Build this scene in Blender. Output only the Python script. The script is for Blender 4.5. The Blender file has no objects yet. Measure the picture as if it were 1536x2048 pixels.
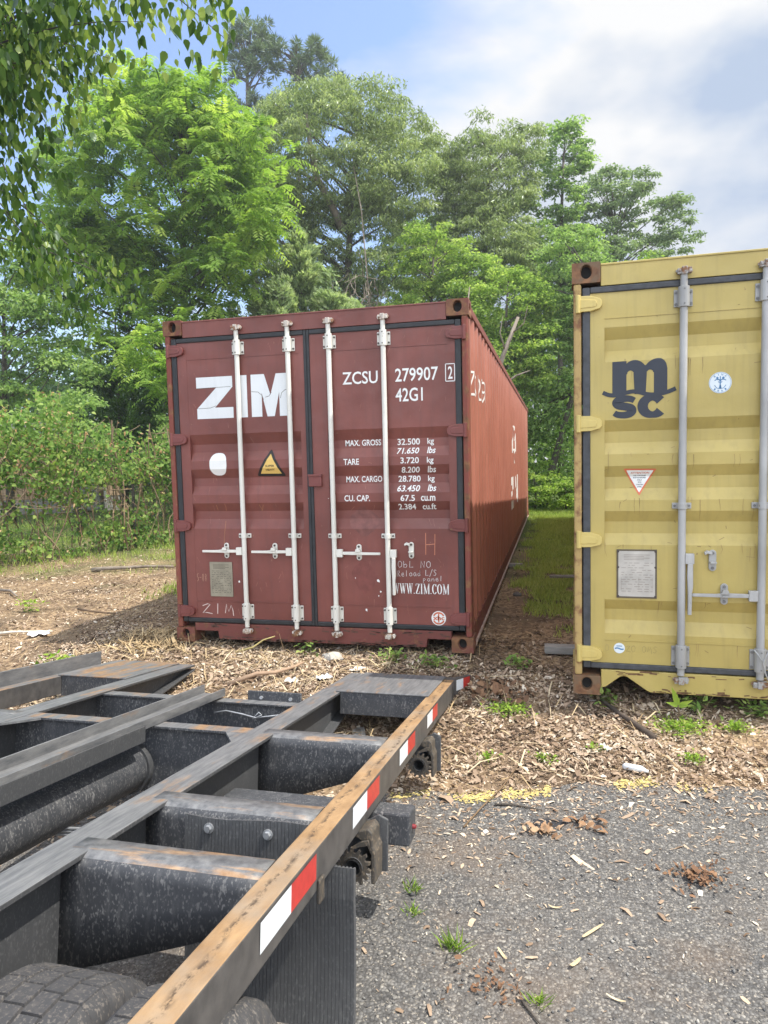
import bpy, bmesh, math, random
import numpy as np
from mathutils import Vector, Matrix
R = math.radians
rng = np.random.default_rng(7)
random.seed(7)
S = bpy.context.scene
COL = S.collection

# ------------------------------------------------------------------ camera
cam = bpy.data.objects.new('camera', bpy.data.cameras.new('camera'))
COL.objects.link(cam); S.camera = cam
CAM = Vector((1.80128524, -5.07046210, 1.45563176))
PITCH, ROLL, YAW = -7.59621915e-02, -2.43283903e-02, 2.39821188e-01
fw = Vector((-math.sin(YAW)*math.cos(PITCH), math.cos(YAW)*math.cos(PITCH), math.sin(PITCH)))
r0 = Vector((math.cos(YAW), math.sin(YAW), 0)); u0 = r0.cross(fw)
rr = math.cos(ROLL)*r0 + math.sin(ROLL)*u0; uu = rr.cross(fw)
M = Matrix(((rr.x, uu.x, -fw.x), (rr.y, uu.y, -fw.y), (rr.z, uu.z, -fw.z))).to_4x4()
M.translation = CAM
cam.matrix_world = M
cam.data.sensor_fit = 'VERTICAL'; cam.data.sensor_height = 36
cam.data.lens = 1390.48/2048*36
cam.data.clip_start = 0.05; cam.data.clip_end = 1500

# ------------------------------------------------------------------ sun, sky, exposure
SUN = Vector((1.357, 0.045, 2.64)).normalized()
EL = math.asin(SUN.z); AZ = math.atan2(SUN.x, SUN.y)
sd = bpy.data.lights.new('sun', 'SUN'); sd.energy = 2.9; sd.angle = R(0.55); sd.color = (1.0, 0.955, 0.88)
so = bpy.data.objects.new('sun', sd); COL.objects.link(so)
so.rotation_euler = (-SUN).to_track_quat('-Z', 'Y').to_euler(); so.location = (6, 0, 12)
W = bpy.data.worlds.new('World'); S.world = W; W.use_nodes = True
S.view_settings.view_transform = 'Standard'; S.view_settings.look = 'None'
S.view_settings.gamma = 1.0; S.view_settings.exposure = 1.2

def world():
    nt = W.node_tree; nt.nodes.clear()
    def nd(t): return nt.nodes.new(t)
    out = nd('ShaderNodeOutputWorld'); bg = nd('ShaderNodeBackground'); bg.inputs[1].default_value = 0.15
    sk = nd('ShaderNodeTexSky'); sk.sky_type = 'NISHITA'; sk.sun_disc = False
    sk.sun_elevation = EL; sk.sun_rotation = AZ; sk.air_density = 1.0; sk.dust_density = 1.6; sk.ozone_density = 1.5
    tc = nd('ShaderNodeTexCoord')
    mp = nd('ShaderNodeMapping'); mp.inputs['Scale'].default_value = (1.0, 1.0, 1.75); mp.inputs['Location'].default_value = (0.35, 0.1, 0.62)
    nz = nd('ShaderNodeTexNoise'); nz.inputs['Scale'].default_value = 2.1; nz.inputs['Detail'].default_value = 7; nz.inputs['Roughness'].default_value = 0.52
    nz.inputs['Distortion'].default_value = 0.35
    nz2 = nd('ShaderNodeTexNoise'); nz2.inputs['Scale'].default_value = 3.3; nz2.inputs['Detail'].default_value = 5
    # more cloud towards the right-hand part of the sky and near the horizon
    dt = nd('ShaderNodeVectorMath'); dt.operation = 'DOT_PRODUCT'; dt.inputs[1].default_value = (0.92, 0.10, -0.38)
    mu = nd('ShaderNodeMath'); mu.operation = 'MULTIPLY_ADD'; mu.inputs[1].default_value = 0.55; mu.inputs[2].default_value = 0.165
    ad = nd('ShaderNodeMath'); ad.operation = 'ADD'
    rp = nd('ShaderNodeValToRGB'); rp.color_ramp.elements[0].position = 0.50; rp.color_ramp.elements[1].position = 0.64
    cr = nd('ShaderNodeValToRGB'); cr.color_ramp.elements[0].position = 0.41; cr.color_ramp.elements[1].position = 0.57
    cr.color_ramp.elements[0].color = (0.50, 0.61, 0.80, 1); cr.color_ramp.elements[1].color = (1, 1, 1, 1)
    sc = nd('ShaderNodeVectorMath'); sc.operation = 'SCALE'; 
    sk2 = nd('ShaderNodeMix'); sk2.data_type = 'RGBA'; sk2.blend_type = 'MULTIPLY'; sk2.inputs[0].default_value = 1
    sk2.inputs[7].default_value = (0.84, 0.84, 0.90, 1)
    mx = nd('ShaderNodeMix'); mx.data_type = 'RGBA'
    L = nt.links.new
    L(tc.outputs['Generated'], mp.inputs[0]); L(mp.outputs[0], nz.inputs['Vector']); L(mp.outputs[0], nz2.inputs['Vector'])
    L(tc.outputs['Generated'], dt.inputs[0]); L(dt.outputs['Value'], mu.inputs[0])
    # unseen bright cloud added overhead and behind the camera to lift shaded faces
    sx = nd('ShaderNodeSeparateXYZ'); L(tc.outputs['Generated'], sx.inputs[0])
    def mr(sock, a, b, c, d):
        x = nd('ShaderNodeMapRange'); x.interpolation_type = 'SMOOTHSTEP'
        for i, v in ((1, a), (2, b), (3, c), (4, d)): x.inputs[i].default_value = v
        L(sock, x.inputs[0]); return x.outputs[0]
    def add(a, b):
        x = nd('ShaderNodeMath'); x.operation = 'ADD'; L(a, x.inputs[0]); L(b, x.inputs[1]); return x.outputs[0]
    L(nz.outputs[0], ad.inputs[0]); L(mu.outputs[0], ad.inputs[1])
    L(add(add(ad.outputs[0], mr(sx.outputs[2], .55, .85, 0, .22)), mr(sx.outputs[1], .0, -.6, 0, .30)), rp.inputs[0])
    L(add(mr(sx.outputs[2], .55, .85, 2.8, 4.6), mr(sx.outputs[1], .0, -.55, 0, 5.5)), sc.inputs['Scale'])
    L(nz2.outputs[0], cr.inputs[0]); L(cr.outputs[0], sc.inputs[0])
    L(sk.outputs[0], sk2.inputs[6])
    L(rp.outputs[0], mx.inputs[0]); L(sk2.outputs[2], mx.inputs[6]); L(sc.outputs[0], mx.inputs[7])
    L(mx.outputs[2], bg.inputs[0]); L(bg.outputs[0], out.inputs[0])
world()

# ------------------------------------------------------------------ material helpers
class NT:
    def __init__(s, name):
        s.m = bpy.data.materials.new(name); s.m.use_nodes = True
        s.t = s.m.node_tree; s.t.nodes.clear(); s._tc = None
    def n(s, typ, ins=None, **props):
        x = s.t.nodes.new(typ)
        for k, v in props.items(): setattr(x, k, v)
        for k, v in (ins or {}).items():
            if isinstance(v, bpy.types.NodeSocket): s.t.links.new(v, x.inputs[k])
            else: x.inputs[k].default_value = v
        return x
    def obj(s):
        if s._tc is None: s._tc = s.n('ShaderNodeTexCoord')
        return s._tc.outputs['Object']
    def noise(s, scale, detail=4, rough=0.55, stretch=None, off=0.0):
        v = s.obj()
        if stretch or off:
            v = s.n('ShaderNodeMapping', {0: v, 'Location': (off, off*1.7, off*.6), 'Scale': stretch or (1, 1, 1)}).outputs[0]
        return s.n('ShaderNodeTexNoise', {'Vector': v, 'Scale': scale, 'Detail': detail, 'Roughness': rough}).outputs[0]
    def ramp(s, fac, *stops):
        r = s.n('ShaderNodeValToRGB', {0: fac}); e = r.color_ramp.elements
        while len(e) < len(stops): e.new(0.5)
        for el, (p, c) in zip(e, stops):
            el.position = p; el.color = (c, c, c, 1) if isinstance(c, (int, float)) else (*c, 1)
        return r.outputs[0]
    def mix(s, fac, a, b, mode='MIX'):
        x = s.n('ShaderNodeMix', data_type='RGBA', blend_type=mode)
        for i, v in ((0, fac), (6, a), (7, b)):
            if isinstance(v, bpy.types.NodeSocket): s.t.links.new(v, x.inputs[i])
            else: x.inputs[i].default_value = v if i == 0 else (*v, 1)
        return x.outputs[2]
    def math(s, op, a, b=0.0):
        return s.n('ShaderNodeMath', {0: a, 1: b}, operation=op).outputs[0]
    def bump(s, h, strength=0.3, dist=0.01):
        return s.n('ShaderNodeBump', {'Height': h, 'Strength': strength, 'Distance': dist}).outputs[0]
    def finish(s, color, rough=0.6, metal=0.0, normal=None, spec=0.5):
        b = s.n('ShaderNodeBsdfPrincipled', {'Base Color': color if isinstance(color, bpy.types.NodeSocket) else (*color, 1),
                 'Roughness': rough, 'Metallic': metal, 'Specular IOR Level': spec})
        if normal is not None: s.t.links.new(normal, b.inputs['Normal'])
        o = s.n('ShaderNodeOutputMaterial', {0: b.outputs[0]})
        return s.m

RUST = (0.17, 0.075, 0.032)
def m_paint(name, base, rust=0.5, rough=0.5, chip=RUST, fade=0.16, grime=0.25):
    t = NT(name)
    b2 = tuple(min(1, c*(1+fade)+0.01) for c in base); b1 = tuple(c*(1-fade) for c in base)
    col = t.mix(t.ramp(t.noise(1.6, 5), (0.35, 0), (0.68, 1)), b1, b2)
    streak = t.ramp(t.noise(5, 4, stretch=(5, 5, 0.35), off=3), (0.50, 0), (0.78, 1))
    col = t.mix(t.math('MULTIPLY', streak, grime), col, tuple(c*0.55 + 0.02 for c in base))
    sp = t.ramp(t.noise(26, 7, 0.62, off=9), (0.735 - 0.10*rust, 0), (0.77 - 0.10*rust, 1))
    col = t.mix(sp, col, chip)
    return t.finish(col, t.ramp(t.noise(9, 4), (0.3, rough-0.08), (0.7, rough+0.12)), normal=t.bump(t.math('ADD', t.math('MULTIPLY', t.noise(2.2, 3), 2.0), t.noise(6, 5)), 0.22, 0.02))

def m_rusty(name, paint, amount=0.5, scale=9, rough=0.75):
    t = NT(name)
    rc = t.mix(t.ramp(t.noise(18, 8, 0.65), (0.3, 0), (0.7, 1)), (0.10, 0.045, 0.022), (0.30, 0.145, 0.062))
    k = t.ramp(t.noise(scale, 8, 0.62, off=2), (0.62-0.3*amount, 0), (0.74-0.3*amount, 1))
    return t.finish(t.mix(k, paint, rc), rough, normal=t.bump(t.noise(60, 6), 0.3, 0.004))

def m_plain(name, c, rough=0.6, metal=0.0, var=0.15, scale=12, bump=0.0):
    t = NT(name)
    col = t.mix(t.ramp(t.noise(scale, 6), (0.3, 0), (0.7, 1)), tuple(x*(1-var) for x in c), tuple(min(1, x*(1+var)) for x in c))
    return t.finish(col, rough, metal, t.bump(t.noise(scale*4, 5), bump, 0.005) if bump else None)

def m_leaf(name, c0, c1, c2, trans=0.42, rough=0.45, gl=0.12):
    t = NT(name)
    a = t.n('ShaderNodeAttribute', attribute_name='tint').outputs['Fac']
    col = t.ramp(a, (0.0, c0), (0.5, c1), (1.0, c2))
    d = t.n('ShaderNodeBsdfDiffuse', {0: col})
    tcol = t.mix(1.0, col, (1.35, 1.45, 0.85), 'MULTIPLY')
    tr = t.n('ShaderNodeBsdfTranslucent', {0: tcol})
    m1 = t.n('ShaderNodeMixShader', {0: trans, 1: d.outputs[0], 2: tr.outputs[0]})
    g = t.n('ShaderNodeBsdfGlossy', {0: (0.9, 0.95, 1, 1), 1: rough})
    fr = t.n('ShaderNodeFresnel', {0: 1.42})
    f2 = t.math('MULTIPLY', fr.outputs[0], gl*2.2)
    m2 = t.n('ShaderNodeMixShader', {0: f2, 1: m1.outputs[0], 2: g.outputs[0]})
    t.n('ShaderNodeOutputMaterial', {0: m2.outputs[0]})
    return t.m

# ------------------------------------------------------------------ mesh helpers
def link(o, parent=None):
    COL.objects.link(o)
    if parent is not None: o.parent = parent
    return o
def tag(o, label=None, cat=None, group=None, kind=None):
    if label: o['label'] = label
    if cat: o['category'] = cat
    if group: o['group'] = group
    if kind: o['kind'] = kind
    return o
def empty(name, loc=(0, 0, 0), rz=0.0):
    o = bpy.data.objects.new(name, None); o.location = loc; o.rotation_euler = (0, 0, rz); o.empty_display_size = 0.2
    return link(o)

class MB:
    def __init__(s): s.v = []; s.f = []; s.mi = []
    def add(s, vs, fs, mi=0):
        b = len(s.v); s.v.extend([tuple(x) for x in vs])
        for f in fs: s.f.append([b+i for i in f]); s.mi.append(mi)
        return s
    def box(s, x0, x1, y0, y1, z0, z1, mi=0, top=None):
        vs = [(x0,y0,z0),(x1,y0,z0),(x1,y1,z0),(x0,y1,z0),(x0,y0,z1),(x1,y0,z1),(x1,y1,z1),(x0,y1,z1)]
        s.add(vs, [(3,2,1,0),(0,1,5,4),(1,2,6,5),(2,3,7,6),(3,0,4,7)], mi)
        s.add(vs[4:], [(0,1,2,3)], mi if top is None else top)
        return s
    def prism(s, poly, axis, a, b, mi=0):
        # poly of 2D points; axis 'y': (x,z) extruded along y; 'x': (y,z); 'z': (x,y)
        def P(p, t):
            return {'y': (p[0], t, p[1]), 'x': (t, p[0], p[1]), 'z': (p[0], p[1], t)}[axis]
        n = len(poly)
        s.add([P(p, a) for p in poly] + [P(p, b) for p in poly],
              [tuple(range(n)), tuple(range(2*n-1, n-1, -1))] + [(i, i+n, (i+1) % n + n, (i+1) % n) for i in range(n)], mi)
        return s
    def tube(s, pts, rad, seg=8, cap=True, mi=0):
        pts = [Vector(p) for p in pts]; n = len(pts)
        if not hasattr(rad, '__len__'): rad = [rad]*n
        t0 = (pts[1]-pts[0]).normalized()
        up = Vector((0, 0, 1)) if abs(t0.z) < 0.9 else Vector((1, 0, 0))
        side = t0.cross(up).normalized(); vs = []
        for i, p in enumerate(pts):
            t = (pts[min(i+1, n-1)]-pts[max(i-1, 0)]).normalized()
            side = (side - t*side.dot(t)).normalized(); u = side.cross(t)
            for k in range(seg):
                an = 2*math.pi*k/seg
                vs.append(p + (side*math.cos(an) + u*math.sin(an))*rad[i])
        fs = [(i*seg+k, i*seg+(k+1) % seg, (i+1)*seg+(k+1) % seg, (i+1)*seg+k) for i in range(n-1) for k in range(seg)]
        if cap: fs += [tuple(range(seg-1, -1, -1)), tuple(range((n-1)*seg, n*seg))]
        return s.add(vs, fs, mi)
    def build(s, name, mats, parent=None, bevel=0.0, smooth=False, bseg=2, recalc=True):
        me = bpy.data.meshes.new(name); me.from_pydata(s.v, [], s.f)
        for m in (mats if isinstance(mats, (list, tuple)) else [mats]): me.materials.append(m)
        me.polygons.foreach_set('material_index', s.mi)
        if recalc:
            bm = bmesh.new(); bm.from_mesh(me); bmesh.ops.remove_doubles(bm, verts=bm.verts, dist=1e-5) if bevel else None
            bmesh.ops.recalc_face_normals(bm, faces=bm.faces); bm.to_mesh(me); bm.free()
        if smooth: me.shade_smooth()
        o = bpy.data.objects.new(name, me); link(o, parent)
        if bevel:
            b = o.modifiers.new('bevel', 'BEVEL'); b.width = bevel; b.segments = bseg; b.limit_method = 'ANGLE'; b.angle_limit = R(40)
            b.harden_normals = False
        return o

def each_tube(name, mat, parent, specs):
    for pts, rad, seg in specs: MB().tube(pts, rad, seg).build(name, mat, parent)
def np_mesh(name, V, F, mats, parent=None, tint=None, smooth=False):
    """V (n,3) array, F (m,3) or (m,4) int array, tint per vertex"""
    me = bpy.data.meshes.new(name); n, k = F.shape
    me.vertices.add(len(V)); me.vertices.foreach_set('co', np.ascontiguousarray(V, np.float32).ravel())
    me.loops.add(n*k); me.loops.foreach_set('vertex_index', np.ascontiguousarray(F, np.int32).ravel())
    me.polygons.add(n); me.polygons.foreach_set('loop_start', np.arange(0, n*k, k, dtype=np.int32))
    if smooth: me.polygons.foreach_set('use_smooth', np.ones(n, bool))
    if tint is not None:
        at = me.attributes.new('tint', 'FLOAT', 'POINT'); at.data.foreach_set('value', np.ascontiguousarray(tint, np.float32))
    me.update(calc_edges=True)
    me.materials.append(mats)
    o = bpy.data.objects.new(name, me)
    return link(o, parent)

def unit(a): return a/np.maximum(np.linalg.norm(a, axis=-1, keepdims=True), 1e-9)
def leaf_arrays(P, ax, nr, L, Wd, tint, fold=0.12):
    """each leaf: a folded blade of six points (base, two shoulders, two flanks, tip) along its midrib"""
    ax = unit(ax); nr = unit(nr - ax*(nr*ax).sum(-1, keepdims=True)); sd = np.cross(ax, nr)
    L = L[:, None]; Wd = Wd[:, None]
    v0 = P; v1 = P + ax*L*0.40 + sd*Wd*0.5 + nr*Wd*fold; v2 = P + ax*L - nr*L*0.10; v3 = P + ax*L*0.40 - sd*Wd*0.5 + nr*Wd*fold
    V = np.stack([v0, v1, v2, v3], 1).reshape(-1, 3); i = np.arange(len(P))[:, None]*4
    F = np.concatenate([i + np.array([[0, 1, 2]]), i + np.array([[0, 2, 3]])], 0)
    return V, F, np.repeat(tint, 4)
def rdir(n, zs=1.0):
    d = rng.normal(size=(n, 3)); d[:, 2] *= zs; return unit(d)

# shape on a surface (lettering, stickers): bisect at the bends, then lay on the profile
def drape(bm, breaks, axis, lay):
    for b in breaks:
        no = Vector((0, 0, 0)); no[axis] = 1; co = Vector((0, 0, 0)); co[axis] = b
        bmesh.ops.bisect_plane(bm, geom=bm.verts[:]+bm.edges[:]+bm.faces[:], dist=1e-6, plane_co=co, plane_no=no)
    for v in bm.verts: v.co = lay(v.co)
_tc = {}
def text_geom(s, bold=0.0, shear=0.0):
    key = (s, bold, shear)
    if key in _tc: return _tc[key]
    cu = bpy.data.curves.new('t', 'FONT'); cu.body = s; cu.size = 1.0; cu.resolution_u = 3; cu.offset = bold; cu.shear = shear
    o = bpy.data.objects.new('t', cu); COL.objects.link(o)
    me = o.to_mesh(); v = [tuple(x.co) for x in me.vertices]; f = [tuple(p.vertices) for p in me.polygons]
    o.to_mesh_clear(); bpy.data.objects.remove(o); bpy.data.curves.remove(cu)
    _tc[key] = (v, f); return v, f
def text2d(s, x0, x1, z0, z1, bold=0.0, shear=0.0):
    v, f = text_geom(s, bold, shear)
    xs = [p[0] for p in v]; ys = [p[1] for p in v]; ax, bx, ay, by = min(xs), max(xs), min(ys), max(ys)
    return [(x0+(p[0]-ax)/(bx-ax)*(x1-x0), z0+(p[1]-ay)/(by-ay)*(z1-z0)) for p in v], f
def ribbon2d(pts, w):
    vs = []; fs = []; n = len(pts)
    for i, p in enumerate(pts):
        a = pts[max(i-1, 0)]; b = pts[min(i+1, n-1)]; d = Vector((b[0]-a[0], b[1]-a[1])); d = d.normalized() if d.length else Vector((1, 0))
        ww = w[i] if hasattr(w, '__len__') else w
        vs += [(p[0]-d.y*ww/2, p[1]+d.x*ww/2), (p[0]+d.y*ww/2, p[1]-d.x*ww/2)]
        if i: fs.append((2*i-2, 2*i-1, 2*i+1, 2*i))
    return vs, fs
class Mark:
    """flat paint or sticker shapes in door coordinates (x, z), laid on the pressed panel"""
    def __init__(s): s.v = []; s.f = []
    def add(s, vs, fs):
        b = len(s.v); s.v += list(vs); s.f += [tuple(b+i for i in f) for f in fs]; return s
    def text(s, *a, **k): return s.add(*text2d(*a, **k))
    def line(s, pts, w): return s.add(*ribbon2d(pts, w))
    def poly(s, pts): return s.add(pts, [tuple(range(len(pts)))])
    def disc(s, cx, cz, r, seg=32, sq=0.0):
        return s.poly([(cx+r*math.cos(2*math.pi*i/seg), cz+r*math.sin(2*math.pi*i/seg)) for i in range(seg)])
    def build(s, name, mat, parent, prof, off=0.0018):
        bm = bmesh.new(); vv = [bm.verts.new((x, 0, z)) for x, z in s.v]
        for f in s.f:
            try: bm.faces.new([vv[i] for i in f])
            except ValueError: pass
        zs = [z for x, z in s.v]
        drape(bm, [b for b in prof.breaks if min(zs) < b < max(zs)], 2, lambda c: Vector((c.x, prof(c.z)-off, c.z)))
        bmesh.ops.recalc_face_normals(bm, faces=bm.faces)
        for f in bm.faces:
            if f.normal.y > 0: f.normal_flip()
        me = bpy.data.meshes.new(name); bm.to_mesh(me); bm.free(); me.materials.append(mat)
        return link(bpy.data.objects.new(name, me), parent)
class Prof:
    def __init__(s, pts): s.pts = sorted(pts); s.breaks = [p[0] for p in s.pts]
    def __call__(s, z):
        p = s.pts
        if z <= p[0][0]: return p[0][1]
        for (a, ya), (b, yb) in zip(p, p[1:]):
            if z <= b: return ya + (yb-ya)*(z-a)/(b-a) if b > a else yb
        return p[-1][1]

# ------------------------------------------------------------------ ground
def sstep(a, b, x):
    t = np.clip((x-a)/(b-a), 0, 1); return t*t*(3-2*t)
def lump(x, y):
    return 0.5*np.sin(x*2.1+1.3*np.sin(y*1.7))*np.sin(y*2.6+0.7*np.sin(x*1.3)) + 0.3*np.sin(x*5.3+y*3.1)*np.sin(y*4.7-x*2.2) + .2*np.sin(x*11+2*np.sin(y*9))*np.sin(y*12.7)
def gz(x, y):
    x = np.asarray(x, float); y = np.asarray(y, float)
    z = -0.22 + 0.175*sstep(-2.1, 0.15, y)
    soft = sstep(-1.75, -1.0, y)
    z = z + soft*0.016*lump(x, y)
    # trampled litter pushed up around the sunk end of the trailer and the container corner
    z = z + 0.05*np.exp(-(((x-1.52)/0.14)**2 + ((y+0.42)/0.2)**2)) + 0.05*np.exp(-(((x+1.45)/0.30)**2 + ((y-0.12)/0.22)**2))
    return z
def edge_y(x):   # where the lot's asphalt stops
    return np.interp(x, [-9, -2, 0.3, 1.1, 1.55, 2.25, 2.8, 4, 9], [-2.2, -2.1, -1.95, -1.80, -1.71, -1.47, -1.50, -1.45, -1.3]) + 0.018*np.sin(np.asarray(x)*7.3) + 0.012*np.sin(np.asarray(x)*17.1)

def ground():
    xs = np.concatenate([-np.geomspace(120, 9, 22), np.arange(-8.6, 8.61, 0.09), np.geomspace(9, 120, 22)])
    ys = np.concatenate([-np.geomspace(60, 8, 20), np.arange(-7.6, 15.01, 0.09), np.geomspace(15.5, 140, 24)])
    X, Y = np.meshgrid(xs, ys); V = np.stack([X, Y, gz(X, Y)], -1).reshape(-1, 3)
    nx = len(xs); I = np.arange(len(ys)-1)[:, None]*nx + np.arange(nx-1)[None]
    F = np.stack([I, I+1, I+nx+1, I+nx], -1).reshape(-1, 4)
    t = NT('forest soil')
    sep = t.n('ShaderNodeSeparateXYZ', {0: t.obj()})
    dirt = t.mix(t.ramp(t.noise(3.5, 8, 0.6), (0.3, 0), (0.7, 1)), (0.085, 0.058, 0.038), (0.20, 0.145, 0.095))
    chips = t.n('ShaderNodeTexVoronoi', {'Vector': t.n('ShaderNodeMapping', {0: t.obj(), 'Scale': (1, 1, 0.2)}).outputs[0], 'Scale': 38.0})
    ch = t.mix(t.ramp(chips.outputs['Color'], (0.2, 0), (0.8, 1)), (0.16, 0.105, 0.062), (0.42, 0.30, 0.18))
    k = t.ramp(t.noise(1.3, 6, 0.6, off=4), (0.36, 0), (0.56, 1))
    col = t.mix(k, dirt, ch)
    gn = t.noise(0.8, 6, 0.6, off=8)
    far = t.ramp(t.math('ADD', t.math('MULTIPLY', sep.outputs[1], 0.04), t.math('MULTIPLY', gn, 0.6)), (0.42, 0), (0.62, 1))
    gcol = t.mix(t.ramp(t.noise(20, 6), (0.3, 0), (0.7, 1)), (0.045, 0.075, 0.018), (0.13, 0.17, 0.045))
    col = t.mix(far, col, gcol)
    h = t.math('ADD', t.noise(30, 7), chips.outputs['Distance'])
    m = t.finish(col, 0.95, normal=t.bump(h, 0.7, 0.02), spec=0.2)
    o = np_mesh('ground', V, F, m, smooth=True); tag(o, kind='structure')
    # asphalt sheet
    xs = np.concatenate([-np.geomspace(60, 6, 14), np.arange(-5.9, 6.01, 0.06), np.geomspace(6.3, 60, 14)]); ny = 60
    ye = edge_y(xs); T = np.linspace(0, 1, ny)**0.6
    y0 = -30.0
    rows = []
    for tt in T: rows.append(np.stack([xs, y0+(ye-y0)*tt, gz(xs, y0+(ye-y0)*tt)+0.004], -1))
    V = np.concatenate(rows, 0); nx = len(xs)
    I = np.arange(ny-1)[:, None]*nx + np.arange(nx-1)[None]
    F = np.stack([I, I+1, I+nx+1, I+nx], -1).reshape(-1, 4)
    t = NT('worn asphalt')
    wob = t.n('ShaderNodeMix', {0: 0.012, 6: t.obj(), 7: t.n('ShaderNodeTexNoise', {'Vector': t.obj(), 'Scale': 40.0}).outputs['Color']}, data_type='RGBA').outputs[2]
    v1 = t.n('ShaderNodeTexVoronoi', {'Vector': wob, 'Scale': 95.0}); v2 = t.n('ShaderNodeTexVoronoi', {'Vector': wob, 'Scale': 190.0})
    s1 = t.n('ShaderNodeSeparateColor', {0: v1.outputs['Color']}); s2 = t.n('ShaderNodeSeparateColor', {0: v2.outputs['Color']})
    st = t.ramp(s1.outputs[0], (0.0, (0.055, 0.055, 0.056)), (0.45, (0.098, 0.096, 0.093)), (0.8, (0.165, 0.160, 0.151)), (0.93, (0.215, 0.203, 0.183)), (1.0, (0.34, 0.32, 0.28)))
    st2 = t.ramp(s2.outputs[1], (0.0, (0.04, 0.04, 0.04)), (0.7, (0.12, 0.115, 0.11)), (1.0, (0.36, 0.32, 0.26)))
    col = t.mix(t.ramp(s1.outputs[2], (0.35, 0), (0.40, 1)), st2, st)
    gap = t.ramp(v1.outputs['Distance'], (0.40, 1.0), (0.75, 0.5))
    col = t.mix(1.0, col, gap, 'MULTIPLY')
    brown = t.ramp(t.noise(1.7, 7, 0.65, off=5), (0.50, 0), (0.72, 1))
    col = t.mix(t.math('MULTIPLY', brown, 0.42), col, (0.20, 0.135, 0.085))
    dustk = t.ramp(t.noise(0.9, 6, 0.6, off=1), (0.35, 0), (0.7, 1))
    col = t.mix(t.math('MULTIPLY', dustk, 0.22), col, (0.24, 0.215, 0.185))
    m = t.finish(col, 0.88, normal=t.bump(t.math('MULTIPLY', v1.outputs['Distance'], -1.0), 0.55, 0.008), spec=0.35)
    o = np_mesh('asphalt', V, F, m, smooth=True); tag(o, kind='structure')
ground()

def yellow_line():
    # flaked paint at the edge of the lot: many small ragged flecks
    t = NT('flaked yellow paint'); m = t.finish(t.mix(t.ramp(t.noise(30, 6), (0.3, 0), (0.7, 1)), (0.42, 0.33, 0.11), (0.62, 0.50, 0.19)), 0.8)
    V = []; F = []
    for _ in range(2600):
        x = rng.uniform(0.95, 2.55)
        if 1.95 < x < 2.08 or (x < 1.35 and rng.random() < 0.6) or (x > 2.3 and rng.random() < .7): continue
        if lump(x*7, x*3+1) < -.05: continue
        y = edge_y(x) - 0.025 + rng.normal(0, 0.022)
        r = rng.uniform(0.0018, 0.0075); k = rng.integers(5, 8); a0 = rng.uniform(0, 6.3)
        rad = r*rng.uniform(0.5, 1.2, k); an = a0+np.arange(k)*2*np.pi/k
        px = x+rad*np.cos(an)*1.3; py = y+rad*np.sin(an); b = len(V)
        zz = gz(px, py)+0.0085+rng.uniform(0, 0.002)
        V += list(zip(px, py, zz)); F.append(tuple(range(b, b+k)))
    mb = MB(); mb.add(V, F); o = mb.build('painted_line', m); tag(o, kind='structure')
yellow_line()

# ------------------------------------------------------------------ shipping containers
M_RUBBER = m_plain('door gasket rubber', (0.022, 0.023, 0.025), 0.55, var=0.3)
M_DARK = m_plain('dark underside and hole shade', (0.02, 0.018, 0.017), 0.9)
M_GALV = m_plain('galvanised steel', (0.42, 0.43, 0.44), 0.42, 0.55, 0.22, 25)
M_CAST_R = m_rusty('rusted red casting', (0.17, 0.055, 0.038), 0.62, 12)
M_CAST_Y = m_rusty('rusted brown casting', (0.16, 0.10, 0.055), 0.62, 12)
M_WHITE = m_plain('white lettering', (0.80, 0.80, 0.77), 0.55, var=0.05)
M_NAVY = m_plain('dark navy lettering', (0.022, 0.028, 0.042), 0.5, var=0.1)
M_CHALK = m_plain('chalk', (0.62, 0.50, 0.46), 0.9, var=0.1)
M_ROD_W = m_paint('white painted rod', (0.70, 0.68, 0.61), 0.55, 0.4, chip=(0.22, 0.17, 0.13), fade=0.06, grime=0.2)
M_ROD_G = m_paint('zinc coated rod', (0.385, 0.38, 0.365), 0.45, 0.42, chip=(0.20, 0.17, 0.14), fade=0.24, grime=0.5)
M_BOLT = m_plain('dark bolt', (0.07, 0.055, 0.045), 0.6)
M_ZBOLT = m_plain('dull zinc bolt', (0.17, 0.165, 0.16), 0.55)
M_YEL = m_plain('sticker yellow', (0.72, 0.48, 0.13), 0.5, var=0.05)
M_BLK = m_plain('sticker black', (0.018, 0.015, 0.014), 0.5)
M_ORG = m_plain('sticker orange', (0.62, 0.16, 0.07), 0.5)
M_BLUE = m_plain('sticker blue', (0.07, 0.20, 0.38), 0.5)
M_PALEB = m_plain('sticker pale', (0.66, 0.72, 0.74), 0.5, var=0.05)
M_PLATE = m_plain('etched plate', (0.30, 0.27, 0.20), 0.5, 0.3, 0.2)
M_PLATE2 = m_plain('steel plate', (0.50, 0.47, 0.42), 0.45, 0.3, 0.15)
M_ETCH = m_plain('etched lines', (0.11, 0.09, 0.06), 0.7)
M_ETCH2 = m_plain('faint etched lines', (0.33, 0.29, 0.25), 0.7)

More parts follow.
